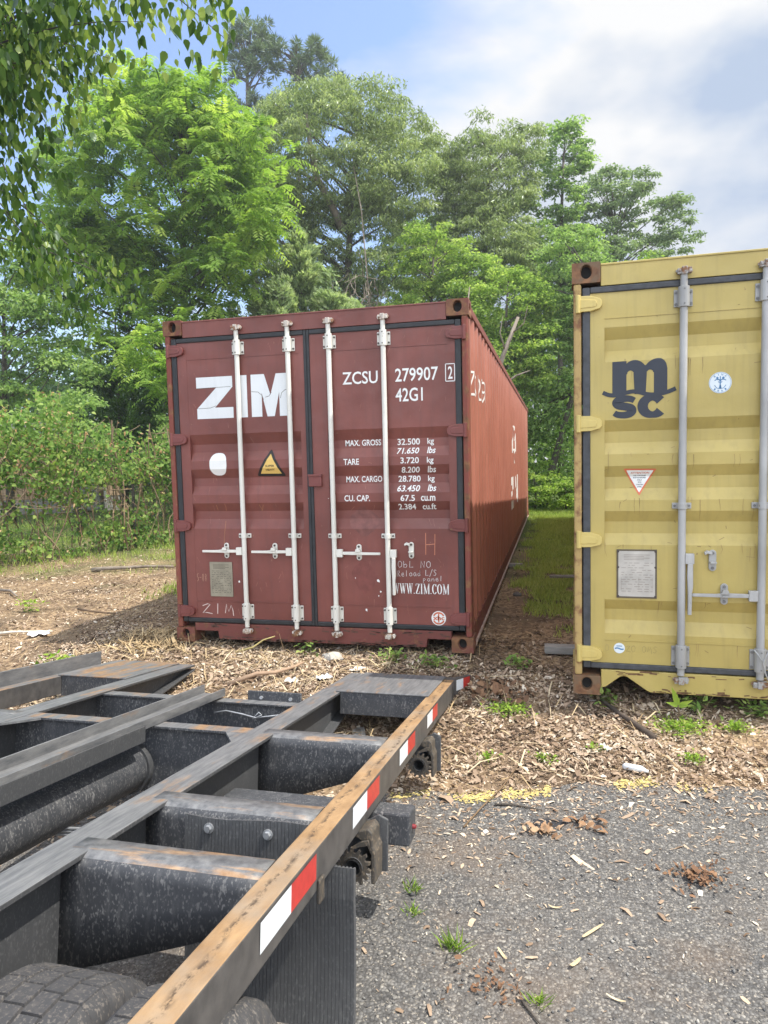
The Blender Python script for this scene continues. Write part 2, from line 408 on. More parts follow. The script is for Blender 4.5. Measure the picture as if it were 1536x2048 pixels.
def casting(root, cx, cz, back, mat):
    """corner casting: block with oval holes on its end and on its outer side"""
    sx = 1 if cx > 0 else -1; w, h, d = 0.162, 0.118, 0.178
    x1 = sx*1.219; x0 = x1 - sx*w; z0 = 0.0 if cz < 1 else 2.591-h; z1 = z0+h
    yf, yb = (0.0, d) if not back else (12.19, 12.19-d)
    mb = MB()
    def oval(cu, cv, ru, rv, n=20): return [(cu+ru*math.cos(2*math.pi*i/n), cv+rv*math.sin(2*math.pi*i/n)) for i in range(n)]
    def ringface(u0, u1, v0, v1, cu, cv, ru, rv, P, depth):
        n = 20; ov = oval(cu, cv, ru, rv, n)
        sq = []
        for i in range(n):
            a = 2*math.pi*i/n; c, s = math.cos(a), math.sin(a); k = 1/max(abs(c), abs(s))
            sq.append((min(max(cu+c*k*(u1-u0), u0), u1), min(max(cv+s*k*(v1-v0), v0), v1)))
        # square the corners
        vs = [P(p, 0) for p in sq]+[P(p, 0) for p in ov]+[P(p, depth) for p in ov]
        fs = [(i, (i+1) % n, n+(i+1) % n, n+i) for i in range(n)]+[(n+i, n+(i+1) % n, 2*n+(i+1) % n, 2*n+i) for i in range(n)]
        mb.add(vs, fs, 0); mb.add([P(p, depth) for p in ov], [tuple(range(n))], 1)  # near-black hole floor paints in the shade deep inside
        cs = [(u0, v0), (u1, v0), (u1, v1), (u0, v1)]
        for c in cs:   # corner triangles
            near = sorted(range(n), key=lambda i: (sq[i][0]-c[0])**2+(sq[i][1]-c[1])**2)
            a = [i for i in near if abs(sq[i][0]-c[0]) < 1e-6][:1]; b = [i for i in near if abs(sq[i][1]-c[1]) < 1e-6][:1]
            if a and b and a != b: mb.add([P(c, 0), P(sq[a[0]], 0), P(sq[b[0]], 0)], [(0, 1, 2)], 0)
    sy = 1 if yb > yf else -1
    ringface(min(x0, x1), max(x0, x1), z0, z1, (x0+x1)/2, (z0+z1)/2+0.006, 0.031, 0.040, lambda p, t: (p[0], yf+sy*t, p[1]), 0.05)
    ringface(min(yf, yb), max(yf, yb), z0, z1, (yf+yb)/2, (z0+z1)/2, 0.040, 0.033, lambda p, t: (x1-sx*t, p[0], p[1]), 0.05)
    A, B = (min(x0, x1), max(x0, x1)); C, D = (min(yf, yb), max(yf, yb))
    mb.add([(A, C, z1), (B, C, z1), (B, D, z1), (A, D, z1)], [(0, 1, 2, 3)]); mb.add([(A, C, z0), (B, C, z0), (B, D, z0), (A, D, z0)], [(3, 2, 1, 0)])
    mb.add([(A, yb, z0), (B, yb, z0), (B, yb, z1), (A, yb, z1)], [(0, 1, 2, 3)]); mb.add([(x0, C, z0), (x0, D, z0), (x0, D, z1), (x0, C, z1)], [(0, 1, 2, 3)])
    mb.build('corner_casting', [mat, M_DARK], root, bevel=0.008)

def lock_rod(root, x, prof_y, rodm, capm, zlo, zhi, zmid, r=0.019, zsl_hi=(2.29, 2.405), zsl_lo=(0.20, 0.335), handle=None):
    y = -0.012
    mb = MB(); mb.tube([(x, y, zlo+0.03), (x, y, zsl_lo[0])], r*0.95, 14); mb.tube([(x, y, zsl_lo[0]+0.001), (x, y, zsl_hi[1])], r, 14)
    mb.tube([(x, y, zsl_hi[1]+0.001), (x, y, zhi-0.02)], r*0.92, 14)
    rod = mb.build('lock_rod', rodm, root, smooth=False)
    rod.data.shade_smooth(); 
    e = rod.modifiers.new('edges', 'EDGE_SPLIT'); e.split_angle = R(40)
    for (a, b) in (zsl_lo, zsl_hi):     # bearing sleeves with bolted flanges
        m = MB(); m.tube([(x, y, a), (x, y, b)], r*1.42, 16)
        m.box(x-0.050, x+0.050, 0.010, 0.0195, a+0.006, b-0.012)
        o = m.build('bearing_bracket', rodm, rod, bevel=0.002)
        each_tube('bolt', M_BOLT if rodm is M_ROD_W else M_ZBOLT, rod,
                  [([(x+sx, 0.012, zz), (x+sx, 0.003, zz)], 0.0075, 8) for sx in (-0.040, 0.040) for zz in (a+0.022, b-0.028)] +
                  [([(x, y-r*1.30, zz), (x, y-r*1.45-0.001, zz)], 0.005, 8) for zz in (a+0.016, b-0.018)])
    m = MB(); m.tube([(x, y, zmid-0.018), (x, y, zmid+0.018)], r*1.25, 14); m.box(x-0.052, x+0.052, 0.006, 0.0195, zmid-0.017, zmid+0.017)
    m.build('rod_guide', rodm, rod, bevel=0.002)
    each_tube('bolt', M_BOLT if rodm is M_ROD_W else M_ZBOLT, rod, [([(x+sx, 0.008, zmid), (x+sx, 0.0, zmid)], 0.0075, 8) for sx in (-0.039, 0.039)])
    for zc, sg in ((zhi, 1), (zlo, -1)):   # cams and their keepers
        m = MB(); m.box(x-0.036, x-0.012, -0.032, 0.002, zc-0.018, zc+0.014); m.box(x+0.014, x+0.040, -0.030, 0.002, zc-0.014, zc+0.018)
        m.box(x-0.014, x+0.016, -0.040, -0.010, zc-0.022, zc+0.022); m.box(x-0.044, x+0.046, -0.014, -0.002, zc-0.006, zc+0.010)
        m.tube([(x+0.030, -0.034, zc-0.006), (x+0.030, -0.024, zc-0.006)], 0.010, 8); m.tube([(x-0.026, -0.037, zc), (x-0.026, -0.026, zc)], 0.008, 8)
        m.build('cam', capm, rod, bevel=0.003)
    if handle:
        kind, hz, to = handle
        m = MB()
        sg = 1 if to[0] > x else -1
        hx = x + sg*0.045
        m.box(min(x+sg*0.018, x+sg*0.066), max(x+sg*0.018, x+sg*0.066), -0.030, 0.004, hz-0.030, hz+0.030)
        if kind == 'flat':
            ex = to[0]
            m.prism([(x+sg*0.066, hz+0.011), (x+sg*0.20, hz+0.013), (x+sg*0.23, hz+0.008), (ex, hz+0.007), (ex, hz-0.011), (x+sg*0.23, hz-0.012), (x+sg*0.20, hz-0.013), (x+sg*0.066, hz-0.011)], 'y', -0.026, -0.010)
        else:
            m.prism([(hx-0.014, hz-0.03), (hx+0.014, hz-0.03), (hx+0.015, hz-0.16), (hx+0.010, hz-0.20), (hx+0.008, to[1]), (hx-0.012, to[1]), (hx-0.012, hz-0.20), (hx-0.017, hz-0.10)], 'y', -0.034, -0.010)
        m.build('handle', rodm, rod, bevel=0.003)
    return rod

def keeper(door, x, z, mat, hook=False, tilt=0):
    m = MB()
    pl = [(x+0.020*math.cos(a), z+0.042+0.020*math.sin(a)) for a in np.linspace(0, math.pi, 9)]+[(x+0.020*math.cos(a), z-0.042+0.020*math.sin(a)) for a in np.linspace(math.pi, 2*math.pi, 9)]
    m.prism(pl, 'y', 0.008, 0.0195)
    m.box(x-0.017, x+0.017, -0.030, 0.008, z-0.014, z-0.004)
    if hook:
        m.prism([(x-0.006, z+0.052), (x-0.034, z+0.062), (x-0.048, z+0.050), (x-0.045, z+0.036), (x-0.030, z+0.044), (x-0.008, z+0.036)], 'y', -0.024, 0.006)
    else:
        m.prism([(x-0.022, z+0.006), (x+0.022, z+0.006), (x+0.014, z+0.030), (x-0.014, z+0.030)], 'y', -0.038, -0.026); m.box(x-0.010, x+0.010, -0.028, 0.008, z+0.020, z+0.030)
    o = m.build('handle_keeper', mat, door, bevel=0.002)
    each_tube('bolt', M_BOLT if mat is M_ROD_W else M_ZBOLT, door, [([(x, 0.010, zz), (x, 0.002, zz)], 0.009, 8) for zz in (z+0.044, z-0.044)])

def container(name, label, loc, rz, C):
    root = empty(name, loc, rz); tag(root, label, 'shipping container')
    P, CM = C['paint'], C['cast']; prof = C['prof']
    for cx in (-1, 1):
        for cz in (0, 2):
            for bk in (0, 1): casting(root, cx, cz, bk, CM)
    for sx in (-1, 1):      # rear posts: outer flange and inner return
        m = MB(); 
        m.box(*sorted((sx*1.210, sx*1.165)), 0.004, 0.13, 0.118, 2.473)
        m.build('corner_post', C['post'], root, bevel=0.012)
        m = MB(); m.box(*sorted((sx*1.205, sx*1.10)), 12.08, 12.18, 0.118, 2.473); m.build('corner_post', P, root, bevel=0.012)
        # top and bottom rails, corrugated side
        m = MB(); m.box(*sorted((sx*1.212, sx*1.150)), 0.178, 12.012, 2.512, 2.575); m.build('top_rail', C['rail'], root, bevel=0.006)
        m = MB(); m.box(*sorted((sx*1.205, sx*1.198)), 0.178, 12.012, 0.028, 0.165); m.box(*sorted((sx*1.198, sx*1.14)), 0.178, 12.012, 0.152, 0.165)
        m.build('bottom_rail', C['rail'], root); m = MB(); m.box(*sorted((sx*1.222, sx*1.13)), 0.178, 12.012, 0.010, 0.0275); m.build('rail_flange', C.get('flange', C['rail']), root)
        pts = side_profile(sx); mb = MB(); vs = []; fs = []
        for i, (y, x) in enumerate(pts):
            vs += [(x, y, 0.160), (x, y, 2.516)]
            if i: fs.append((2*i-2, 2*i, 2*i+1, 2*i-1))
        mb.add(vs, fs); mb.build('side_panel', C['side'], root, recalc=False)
    # header and sill between the castings
    m = MB(); m.box(-1.055, 1.055, 0.010, 0.09, 2.452, 2.575); m.box(-1.056, 1.056, 0.004, 0.0095, 2.567, 2.579, 0); m.build('door_header', [P], root, bevel=0.004)
    m = MB(); m.prism(C['sill'], 'y', 0.008, 0.10); m.build('door_sill', C['sillm'], root, bevel=0.004)
    m = MB(); 
    for i in range(40): m.box(-1.13, 1.13, 0.35+i*0.30, 0.40+i*0.30, 0.035, 0.148)
    m.box(-1.135, 1.135, 0.105, 12.08, 0.149, 0.158); m.build('underframe', M_DARK, root)
    # roof with cross ribs, closed front wall
    mb = MB(); vs = []; fs = []; ys = [0.09]; zz = [2.566]
    y = 0.35
    while y < 11.9:
        ys += [y, y+0.03, y+0.10, y+0.13]; zz += [2.566, 2.586, 2.586, 2.566]; y += 0.21
    ys.append(12.1); zz.append(2.566)
    for i, (a, b) in enumerate(zip(ys, zz)):
        vs += [(-1.16, a, b), (1.16, a, b)]
        if i: fs.append((2*i-2, 2*i-1, 2*i+1, 2*i))
    mb.add(vs, fs); mb.build('roof', P, root, recalc=False)
    mb = MB(); vs = []; fs = []; x = -1.10; k = 0; pts = []
    while x < 1.08:
        pts += [(x, 12.15), (x+0.10, 12.15), (x+0.14, 12.11), (x+0.24, 12.11)]; x += 0.28
    pts.append((1.10, 12.15))
    for i, (a, b) in enumerate(pts):
        vs += [(a, b, 0.10), (a, b, 2.50)]
        if i: fs.append((2*i-2, 2*i, 2*i+1, 2*i-1))
    mb.add(vs, fs); mb.build('front_wall', P, root, recalc=False)
    doors = []
    for sx in (-1, 1):
        xo, xi = sx*1.115, sx*0.0 + (-0.045 if sx < 0 else 0.004)
        xa, xb = min(xo, xi), max(xo, xi)
        if sx < 0: la, lb = -1.034, -0.087
        else: la, lb = 0.130, 1.058
        zb, zt = 0.200, 2.412
        mb = MB()
        zs = sorted(set([zb]+[b for b in prof.breaks]+[zt]))
        vs = []; fs = []
        for i, z in enumerate(zs):
            vs += [(la, prof(z), z), (lb, prof(z), z)]
            if i: fs.append((2*i-2, 2*i-1, 2*i+1, 2*i))
        mb.add(vs, fs)
        Y0 = C['Y0']
        mb.box(xa, la, Y0-0.0015, Y0+0.06, zb, zt); mb.box(lb, xb, Y0-0.0015, Y0+0.06, zb, zt)
        mb.box(la, lb, Y0+0.05, Y0+0.06, zb, zt)
        for z in (C['seam'][0], C['seam'][1]): mb.box(la, lb, Y0-0.004, Y0+0.002, z-0.003, z+0.003)
        door = mb.build('door', P, root, recalc=False); doors.append(door)
        bm = bmesh.new(); bm.from_mesh(door.data)
        bmesh.ops.recalc_face_normals(bm, faces=bm.faces); bm.to_mesh(door.data); bm.free()
        # gasket frame
        g = MB(); ga, gb = (xa-0.044, xb+0.0245) if sx < 0 else (xa-0.0240, xb+0.044)
        g.box(ga, xa-0.0005, 0.008, 0.06, 0.165, 2.448); g.box(xb+0.0005, gb, 0.008, 0.06, 0.165, 2.448)
        g.box(xa, xb, 0.008, 0.06, zt+0.0005, 2.448); g.box(xa, xb, 0.008, 0.06, 0.165, zb-0.0005)
        g.build('gasket', C['gasket'], door, bevel=0.006)
        for hz in (0.258, 0.956, 1.652, 2.352):
            h = MB()
            h.prism([(sx*1.196, hz-0.046), (sx*1.196, hz+0.046), (sx*1.115, hz+0.044), (sx*1.062, hz+0.026), (sx*1.050, hz+0.012), (sx*1.050, hz-0.016), (sx*1.062, hz-0.032), (sx*1.115, hz-0.045)], 'y', -0.010, Y0+0.004)
            h.prism([(sx*1.172, hz-0.026), (sx*1.172, hz+0.026), (sx*1.085, hz+0.017), (sx*1.075, hz), (sx*1.085, hz-0.022)], 'y', -0.014, -0.010)
            h.tube([(sx*1.183, -0.006, hz-0.052), (sx*1.183, -0.006, hz+0.052)], 0.015, 10)
            h.build('hinge', C['hinge'], door, bevel=0.003)
    return root, doors

def side_profile(sx):
    pts = []; y = 0.13; xo, xi = 1.204, 1.168
    pts.append((y, sx*xo)); y += 0.10
    while y < 11.85:
        pts += [(y, sx*xo), (y+0.068, sx*xi), (y+0.138, sx*xi), (y+0.206, sx*xo)]; y += 0.278
    pts.append((12.09, sx*xo)); return pts
def groove_prof(zs, Y0, d):
    pts = []; pat = [0, d, d, 0]
    for i, z in enumerate(zs): pts.append((z, Y0+pat[i % 4]))
    return Prof(pts)

RED = (0.190, 0.054, 0.040); RED_S = (0.41, 0.155, 0.108)  # side red is paler than the door red
Y0 = 0.020
zp = groove_prof([1.686, 1.606, 1.544, 1.474, 1.408, 1.335, 1.272, 1.202, 1.135, 1.068, 1.005, 0.930], Y0, 0.036)
CR = dict(flange=m_plain('flange with painted light', (0.40, 0.30, 0.25), .7, var=.3), paint=m_paint('faded maroon paint', RED, 0.42, 0.48, chip=(0.25, 0.12, 0.08), fade=0.20, grime=0.45), cast=M_CAST_R,  # flange colour kept pale to paint in light caught by the bottom rail
          post=m_rusty('rubbed red post', (0.21, 0.055, 0.038), 0.40, 14), rail=m_rusty('rusty red rail', (0.20, 0.055, 0.040), 0.34, 10),
          side=m_paint('paler red side', RED_S, 0.30, 0.5, chip=(0.40, 0.28, 0.20), fade=0.10), gasket=M_RUBBER,
          hinge=m_paint('maroon hinge paint', (0.17, 0.042, 0.034), 0.75, 0.5),
          sillm=m_rusty('scuffed red sill', (0.155, 0.045, 0.035), 0.22, 12),
          sill=[(-1.055, 0.158), (-1.055, 0.095), (-0.852, 0.095), (-0.845, 0.030), (0.862, 0.030), (0.872, 0.095), (1.055, 0.095), (1.055, 0.158)],
          prof=zp, Y0=Y0, seam=(2.280, 0.339))
zim, zd = container('shipping_container', 'maroon red shipping container with white lock rods and a bold white logo', (0, 0, 0), 0, CR)
YEL = (0.46, 0.355, 0.104)
yp = groove_prof([2.21, 2.142, 2.076, 2.01, 1.668, 1.601, 1.534, 1.466, 1.396, 1.331, 1.26, 1.192, 1.127, 1.061, 0.99, 0.924, 0.59, 0.526, 0.459, 0.383], Y0, 0.036)
CY = dict(paint=m_paint('mustard yellow paint', YEL, 0.24, 0.45, chip=(0.26, 0.17, 0.07), fade=0.10, grime=0.32), cast=M_CAST_Y,
          post=m_rusty('peeling yellow post', (0.42, 0.29, 0.11), 0.42, 10), rail=m_rusty('peeling yellow rail', (0.38, 0.28, 0.10), 0.35, 10),
          side=m_paint('yellow side paint', YEL, 0.25, 0.5), gasket=m_plain('grey weathered gasket', (0.052, 0.055, 0.060), 0.6, var=0.35, scale=20),
          hinge=m_paint('yellow hinge paint', (0.58, 0.45, 0.14), 0.35, 0.45, fade=0.05),
          sillm=m_paint('rust scraped yellow sill', YEL, 0.85, 0.5, fade=0.08),
          sill=[(-1.055, 0.158), (-1.055, 0.045), (-1.03, 0.050), (-0.945, 0.118), (-0.925, 0.124), (-0.905, 0.120), (-0.790, 0.040), (-0.77, 0.032), (0.77, 0.032), (0.79, 0.040), (0.905, 0.120), (0.925, 0.124), (0.945, 0.118), (1.03, 0.05), (1.055, 0.045), (1.055, 0.158)],
          prof=yp, Y0=Y0, seam=(2.264, 0.342))
MSC_A = R(-1.65)
mo = Vector((1.914, -0.725, -0.015)) + Matrix.Rotation(MSC_A, 3, 'Z') @ Vector((1.219, 0, 0))
msc, md = container('shipping_container', 'mustard yellow shipping container with zinc lock rods and a dark wave logo', mo, MSC_A, CY)

# ------------- red container hardware and lettering
M_CAM = m_rusty('rusty white cam', (0.55, 0.50, 0.44), 0.52, 22)
for x, h in ((-0.583, ('flat', 0.754, (-0.945, 0))), (-0.162, ('flat', 0.752, (-0.520, 0))), (0.166, ('flat', 0.745, (0.529, 0))), (0.588, ('down', 0.745, (0.7, 0.431)))):
    lock_rod(zim, x, Y0, M_ROD_W, M_CAM, 0.112, 2.498, 0.876, handle=h)
for d, x, z, hk in ((0, -0.748, 0.755, False), (0, -0.333, 0.755, False), (1, 0.355, 0.750, False), (1, 0.763, 0.768, True)): keeper(zd[d], x, z, M_ROD_W, hk)
m = MB(); m.box(-0.030, 0.075, -0.006, 0.020, 1.258, 1.352); m.box(-0.034, 0.079, -0.012, 0.0, 1.335, 1.352); m.build('door_latch', CR['hinge'], zd[1], bevel=0.004)

def logo_zim(mk):
    z0, z1 = 1.809, 2.136
    H = z1-z0
    mk.poly([(-0.957, z1), (-0.645, z1), (-0.645, z1-0.085), (-0.800, z0+0.085), (-0.643, z0+0.085), (-0.643, z0), (-0.957, z0), (-0.957, z0+0.080), (-0.785, z1-0.085), (-0.957, z1-0.085)])
    mk.poly([(-0.607, z1), (-0.522, z1), (-0.522, z0), (-0.607, z0)])
    a, b = -0.488, -0.166
    mk.poly([(a, z1), (a+0.112, z1), ((a+b)/2, z0+0.165), (b-0.112, z1), (b, z1), (b, z0), (b-0.088, z0), (b-0.088, z0+0.185), ((a+b)/2+0.030, z0), ((a+b)/2-0.030, z0), (a+0.088, z0+0.185), (a+0.088, z0), (a, z0)])
mk = Mark(); logo_zim(mk); mk.build('logo', m_paint('cracked white logo', (0.74, 0.76, 0.76), 0.15, 0.6, chip=(0.45, 0.42, 0.40), fade=0.04, grime=0.12), zd[0], zp)
mk = Mark()
zc0, zc1 = 1.809, 2.136
mk.line([(-0.955, zc1-0.086), (-0.80, zc1-0.084), (-0.66, zc1-0.082)], 0.003); mk.line([(-0.955, zc0+0.082), (-0.84, zc0+0.084), (-0.79, zc0+0.10)], 0.003)
mk.line([(-0.486, 2.005), (-0.43, 2.00), (-0.40, 1.975), (-0.385, 1.94)], 0.0035); mk.line([(-0.37, 1.958), (-0.34, 1.965), (-0.318, 1.995)], 0.0035); mk.line([(-0.245, 1.945), (-0.235, 1.985), (-0.205, 2.008), (-0.17, 2.01)], 0.0035)
mk.build('crack', M_ETCH, zd[0], zp, 0.0026)
for s, a in (('ZCSU', (0.259, 0.534, 2.022, 2.115)), ('279907', (0.667, 0.988, 2.023, 2.121)), ('2', (1.061, 1.094, 2.026, 2.116)), ('42G1', (0.667, 0.872, 1.877, 1.976)),
             ('MAX. GROSS', (0.258, 0.539, 1.560, 1.606)), ('32.500', (0.666, 0.837, 1.557, 1.605)), ('kg', (0.893, 0.943, 1.548, 1.604)), ('71.650', (0.664, 0.833, 1.491, 1.536)), ('lbs', (0.893, 0.957, 1.491, 1.539)),
             ('TARE', (0.249, 0.371, 1.418, 1.464)), ('3.720', (0.693, 0.833, 1.419, 1.465)), ('kg', (0.893, 0.943, 1.408, 1.464)), ('8.200', (0.695, 0.835, 1.349, 1.394)), ('lbs', (0.893, 0.957, 1.349, 1.397)),
             ('MAX. CARGO', (0.257, 0.541, 1.284, 1.330)), ('28.780', (0.667, 0.837, 1.281, 1.327)), ('kg', (0.893, 0.943, 1.270, 1.326)), ('63.450', (0.661, 0.835, 1.210, 1.256)), ('lbs', (0.893, 0.957, 1.210, 1.258)),
             ('CU. CAP.', (0.248, 0.450, 1.140, 1.187)), ('67.5', (0.687, 0.797, 1.138, 1.184)), ('cu.m', (0.843, 0.951, 1.138, 1.176)), ('2.384', (0.666, 0.800, 1.072, 1.117)), ('cu.ft', (0.850, 0.953, 1.072, 1.119))):
    it = 0.18 if s in ('lbs', '71.650', '63.450', '8.200') else 0.0
    mk = Mark(); mk.text(s, *a, bold=0.016 if a[3]-a[2] < 0.07 else 0.012, shear=it); mk.build('lettering', M_WHITE, zd[1], zp)
mk = Mark(); q = (1.044, 1.110, 2.010, 2.134); w = 0.006
for p in ([(q[0], q[2]), (q[1], q[2])], [(q[1], q[2]), (q[1], q[3])], [(q[1], q[3]), (q[0], q[3])], [(q[0], q[3]), (q[0], q[2])]): mk.line(p, w)
mk.build('lettering', M_WHITE, zd[1], Prof([(0, Y0-0.0015), (3, Y0-0.0015)]))
# serif web address
def serif(mk, s, x0, x1, z0, z1):
    H = z1-z0; adv = {'W': 1.0, 'Z': .72, 'I': .42, 'M': 1.0, 'C': .72, 'O': .78, '.': .30}
    tot = sum(adv[c] for c in s); sc = (x1-x0)/tot; x = x0
    T, t_ = 0.16*sc, 0.055*sc
    def P(u, v): return (x+u*sc, z0+v*H)
    def st(u0, v0, u1, v1, w): mk.line([P(u0, v0), P(u1, v1)], w)
    def sf(u, v, k=0.15): mk.line([P(u-k, v), P(u+k, v)], 0.045*sc*1.1)
    for c in s:
        if c == 'W':
            st(.13, 1, .33, .02, T*.9); st(.33, .02, .50, .92, t_); st(.50, .95, .68, .02, T*.9); st(.68, .02, .86, 1, t_)
            for u in (.12, .50, .86): sf(u, .98, .12)
        elif c == 'Z':
            st(.58, .97, .12, .03, T); st(.1, .96, .6, .96, .06*sc); st(.1, .04, .62, .04, .06*sc); st(.1, .97, .1, .76, .05*sc); st(.62, .03, .62, .26, .05*sc)
        elif c == 'I': st(.2, 0, .2, 1, T); sf(.2, .98); sf(.2, .02)
        elif c == 'M':
            st(.16, 0, .16, 1, t_); st(.16, 1, .48, .05, T); st(.48, .05, .80, 1, t_); st(.82, 0, .82, 1, T)
            for u, v in ((.14, .98), (.84, .98), (.16, .02), (.82, .02)): sf(u, v, .11)
        elif c in 'CO':
            a0, a1 = (R(38), R(322)) if c == 'C' else (0, 2*math.pi); n = 22; pts = []; ws = []
            for i in range(n+1):
                a = a0+(a1-a0)*i/n; pts.append(P(.36+.27*math.cos(a), .5+.46*math.sin(a))); ws.append((0.05+0.125*abs(math.cos(a))**1.3)*sc)
            mk.line(pts, ws)
            if c == 'C': st(.60, .98, .60, .70, .05*sc)
        else:
            mk.disc(*P(.13, .07), 0.075*sc, 10)
        x += adv[c]*sc
mk = Mark(); serif(mk, 'WWW.ZIM.COM', 0.612, 1.045, 0.435, 0.515); mk.build('lettering', M_WHITE, zd[1], zp)
# handwriting in chalk
HW = {'O': [[(.5, 1), (.15, .8), (.1, .3), (.4, 0), (.8, .2), (.85, .7), (.6, .98), (.4, .9)]], 'o': [[(.5, .6), (.15, .45), (.15, .15), (.45, 0), (.8, .15), (.75, .5), (.5, .6)]],
      'b': [[(.1, 1), (.15, 0), (.6, .05), (.75, .35), (.5, .55), (.15, .4)]], 'L': [[(.2, 1), (.15, .05), (.85, .1)]], 'N': [[(.1, 0), (.15, 1), (.75, .05), (.8, 1)]],
      'R': [[(.2, 0), (.2, 1), (.6, .95), (.7, .7), (.25, .5), (.85, 0)]], 'e': [[(.15, .3), (.75, .35), (.6, .6), (.25, .55), (.15, .2), (.45, 0), (.85, .12)]], 'l': [[(.4, 1), (.35, 0)]],
      'a': [[(.75, .55), (.35, .6), (.15, .25), (.4, 0), (.72, .25), (.75, .55), (.85, 0)]], 'd': [[(.7, .4), (.35, .5), (.15, .2), (.45, 0), (.75, .2), (.8, 1), (.8, .05)]],
      '/': [[(.9, 1.1), (.1, -.2)]], 'S': [[(.85, .85), (.5, 1), (.2, .8), (.45, .55), (.8, .3), (.5, 0), (.1, .1)]], 'P': [[(.2, -.2), (.2, .6), (.6, .6), (.75, .4), (.3, .2)]],
      'n': [[(.15, 0), (.2, .55), (.25, .3), (.55, .58), (.75, .4), (.8, 0)]], 'H': [[(.12, 1.05), (.1, 0)], [(.1, .48), (.9, .52)], [(.9, 1), (.85, -.02)]], '5': [[(.9, 1), (.3, .95), (.25, .55), (.7, .5), (.75, .15), (.2, 0)]],
      '-': [[(.1, .5), (.9, .52)]], '0': [[(.5, 1), (.2, .7), (.2, .25), (.5, 0), (.75, .3), (.75, .7), (.5, 1)]], '8': [[(.8, .85), (.4, 1), (.3, .7), (.75, .35), (.5, 0), (.25, .25), (.7, .65), (.8, .85)]],
      'Z': [[(.1, .75), (.6, .95), (.85, .9), (.1, .05), (.5, .1), (1.05, 0)]], 'I': [[(.5, 1), (.45, 0)]], 'M': [[(.1, .1), (.25, .95), (.45, .25), (.7, .85), (.85, .4), (.9, -.15)]], ' ': []}
def hand(mk, s, x0, x1, z, h, w, slope=0.0):
    cw = (x1-x0)/len(s)
    for i, c in enumerate(s):
        for st in HW[c]: mk.line([(x0+(i+u*.9)*cw, z+v*h+slope*(i*cw)) for u, v in st], w)
mk = Mark(); hand(mk, 'H', 0.862, 0.962, 0.735, 0.155, 0.005); mk.build('chalk_writing', m_plain('orange chalk', (0.55, 0.22, 0.13), 0.9), zd[1], zp)
mk = Mark(); hand(mk, 'ObL NO', 0.652, 0.915, 0.635, 0.050, 0.0035); hand(mk, 'Reload L/S', 0.648, 0.955, 0.566, 0.045, 0.0035, 0.04); hand(mk, 'Panel', 0.843, 1.003, 0.530, 0.040, 0.0035, 0.05); mk.build('chalk_writing', m_plain('white marker', (0.66, 0.62, 0.60), 0.8), zd[1], zp)
mk = Mark(); hand(mk, 'ZIM', -0.995, -0.695, 0.235, 0.085, 0.0065); mk.build('chalk_writing', M_CHALK, zd[0], zp)
mk = Mark(); hand(mk, '5-08', -1.028, -0.935, 0.500, 0.062, 0.003); mk.build('chalk_writing', m_plain('thin chalk', (0.46, 0.27, 0.19), 0.9), zd[0], zp)
# stickers
mk = Mark(); mk.poly([(-0.797+0.074*math.copysign(abs(math.cos(a))**0.75, math.cos(a)), 1.446+0.090*math.copysign(abs(math.sin(a))**0.85, math.sin(a))) for a in np.linspace(0, 2*math.pi, 40)[:-1]]); mk.build('sticker', M_WHITE, zd[0], zp)
tri = [(-0.350, 1.552), (-0.236, 1.345), (-0.468, 1.348)]
def inset(t, k):
    c = (sum(p[0] for p in t)/3, sum(p[1] for p in t)/3); return [(c[0]+(p[0]-c[0])*k, c[1]+(p[1]-c[1])*k) for p in t]
def rounded(t, r):
    out = []
    for i in range(3):
        a, b, c = Vector(t[i-1]), Vector(t[i]), Vector(t[(i+1) % 3])
        p = b+(a-b).normalized()*r; q = b+(c-b).normalized()*r
        for k in (0, .25, .5, .75, 1): out.append(tuple(p*(1-k)**2+b*2*k*(1-k)+q*k*k))
    return out
mk = Mark(); mk.poly(rounded(inset(tri, 1.06), 0.022)); st = mk.build('warning_sticker', M_BLK, zd[0], zp)
mk = Mark(); mk.poly(inset(tri, 0.76)); mk.build('sticker_face', M_YEL, zd[0], zp, 0.0027)
mk = Mark(); mk.text('SUPER', -0.392, -0.316, 1.416, 1.432, bold=0.02); mk.text('HEAVY', -0.390, -0.316, 1.386, 1.402, bold=0.02); mk.build('lettering', M_BLK, zd[0], zp, 0.0036)
mk = Mark(); mk.disc(0.960, 0.254, 0.055); mk.build('sticker', M_WHITE, zd[1], zp)
mk = Mark()
mk.line([(0.960+0.042*math.cos(a), 0.254+0.042*math.sin(a)) for a in np.linspace(R(25), R(155), 12)], 0.012); mk.line([(0.960+0.042*math.cos(a), 0.254+0.042*math.sin(a)) for a in np.linspace(R(205), R(335), 12)], 0.012)
mk.line([(0.960, 0.289), (0.960, 0.222)], 0.010); mk.text('xhc', 0.916, 1.004, 0.240, 0.274, bold=0.03); mk.build('lettering', M_ORG, zd[1], zp, 0.0027)
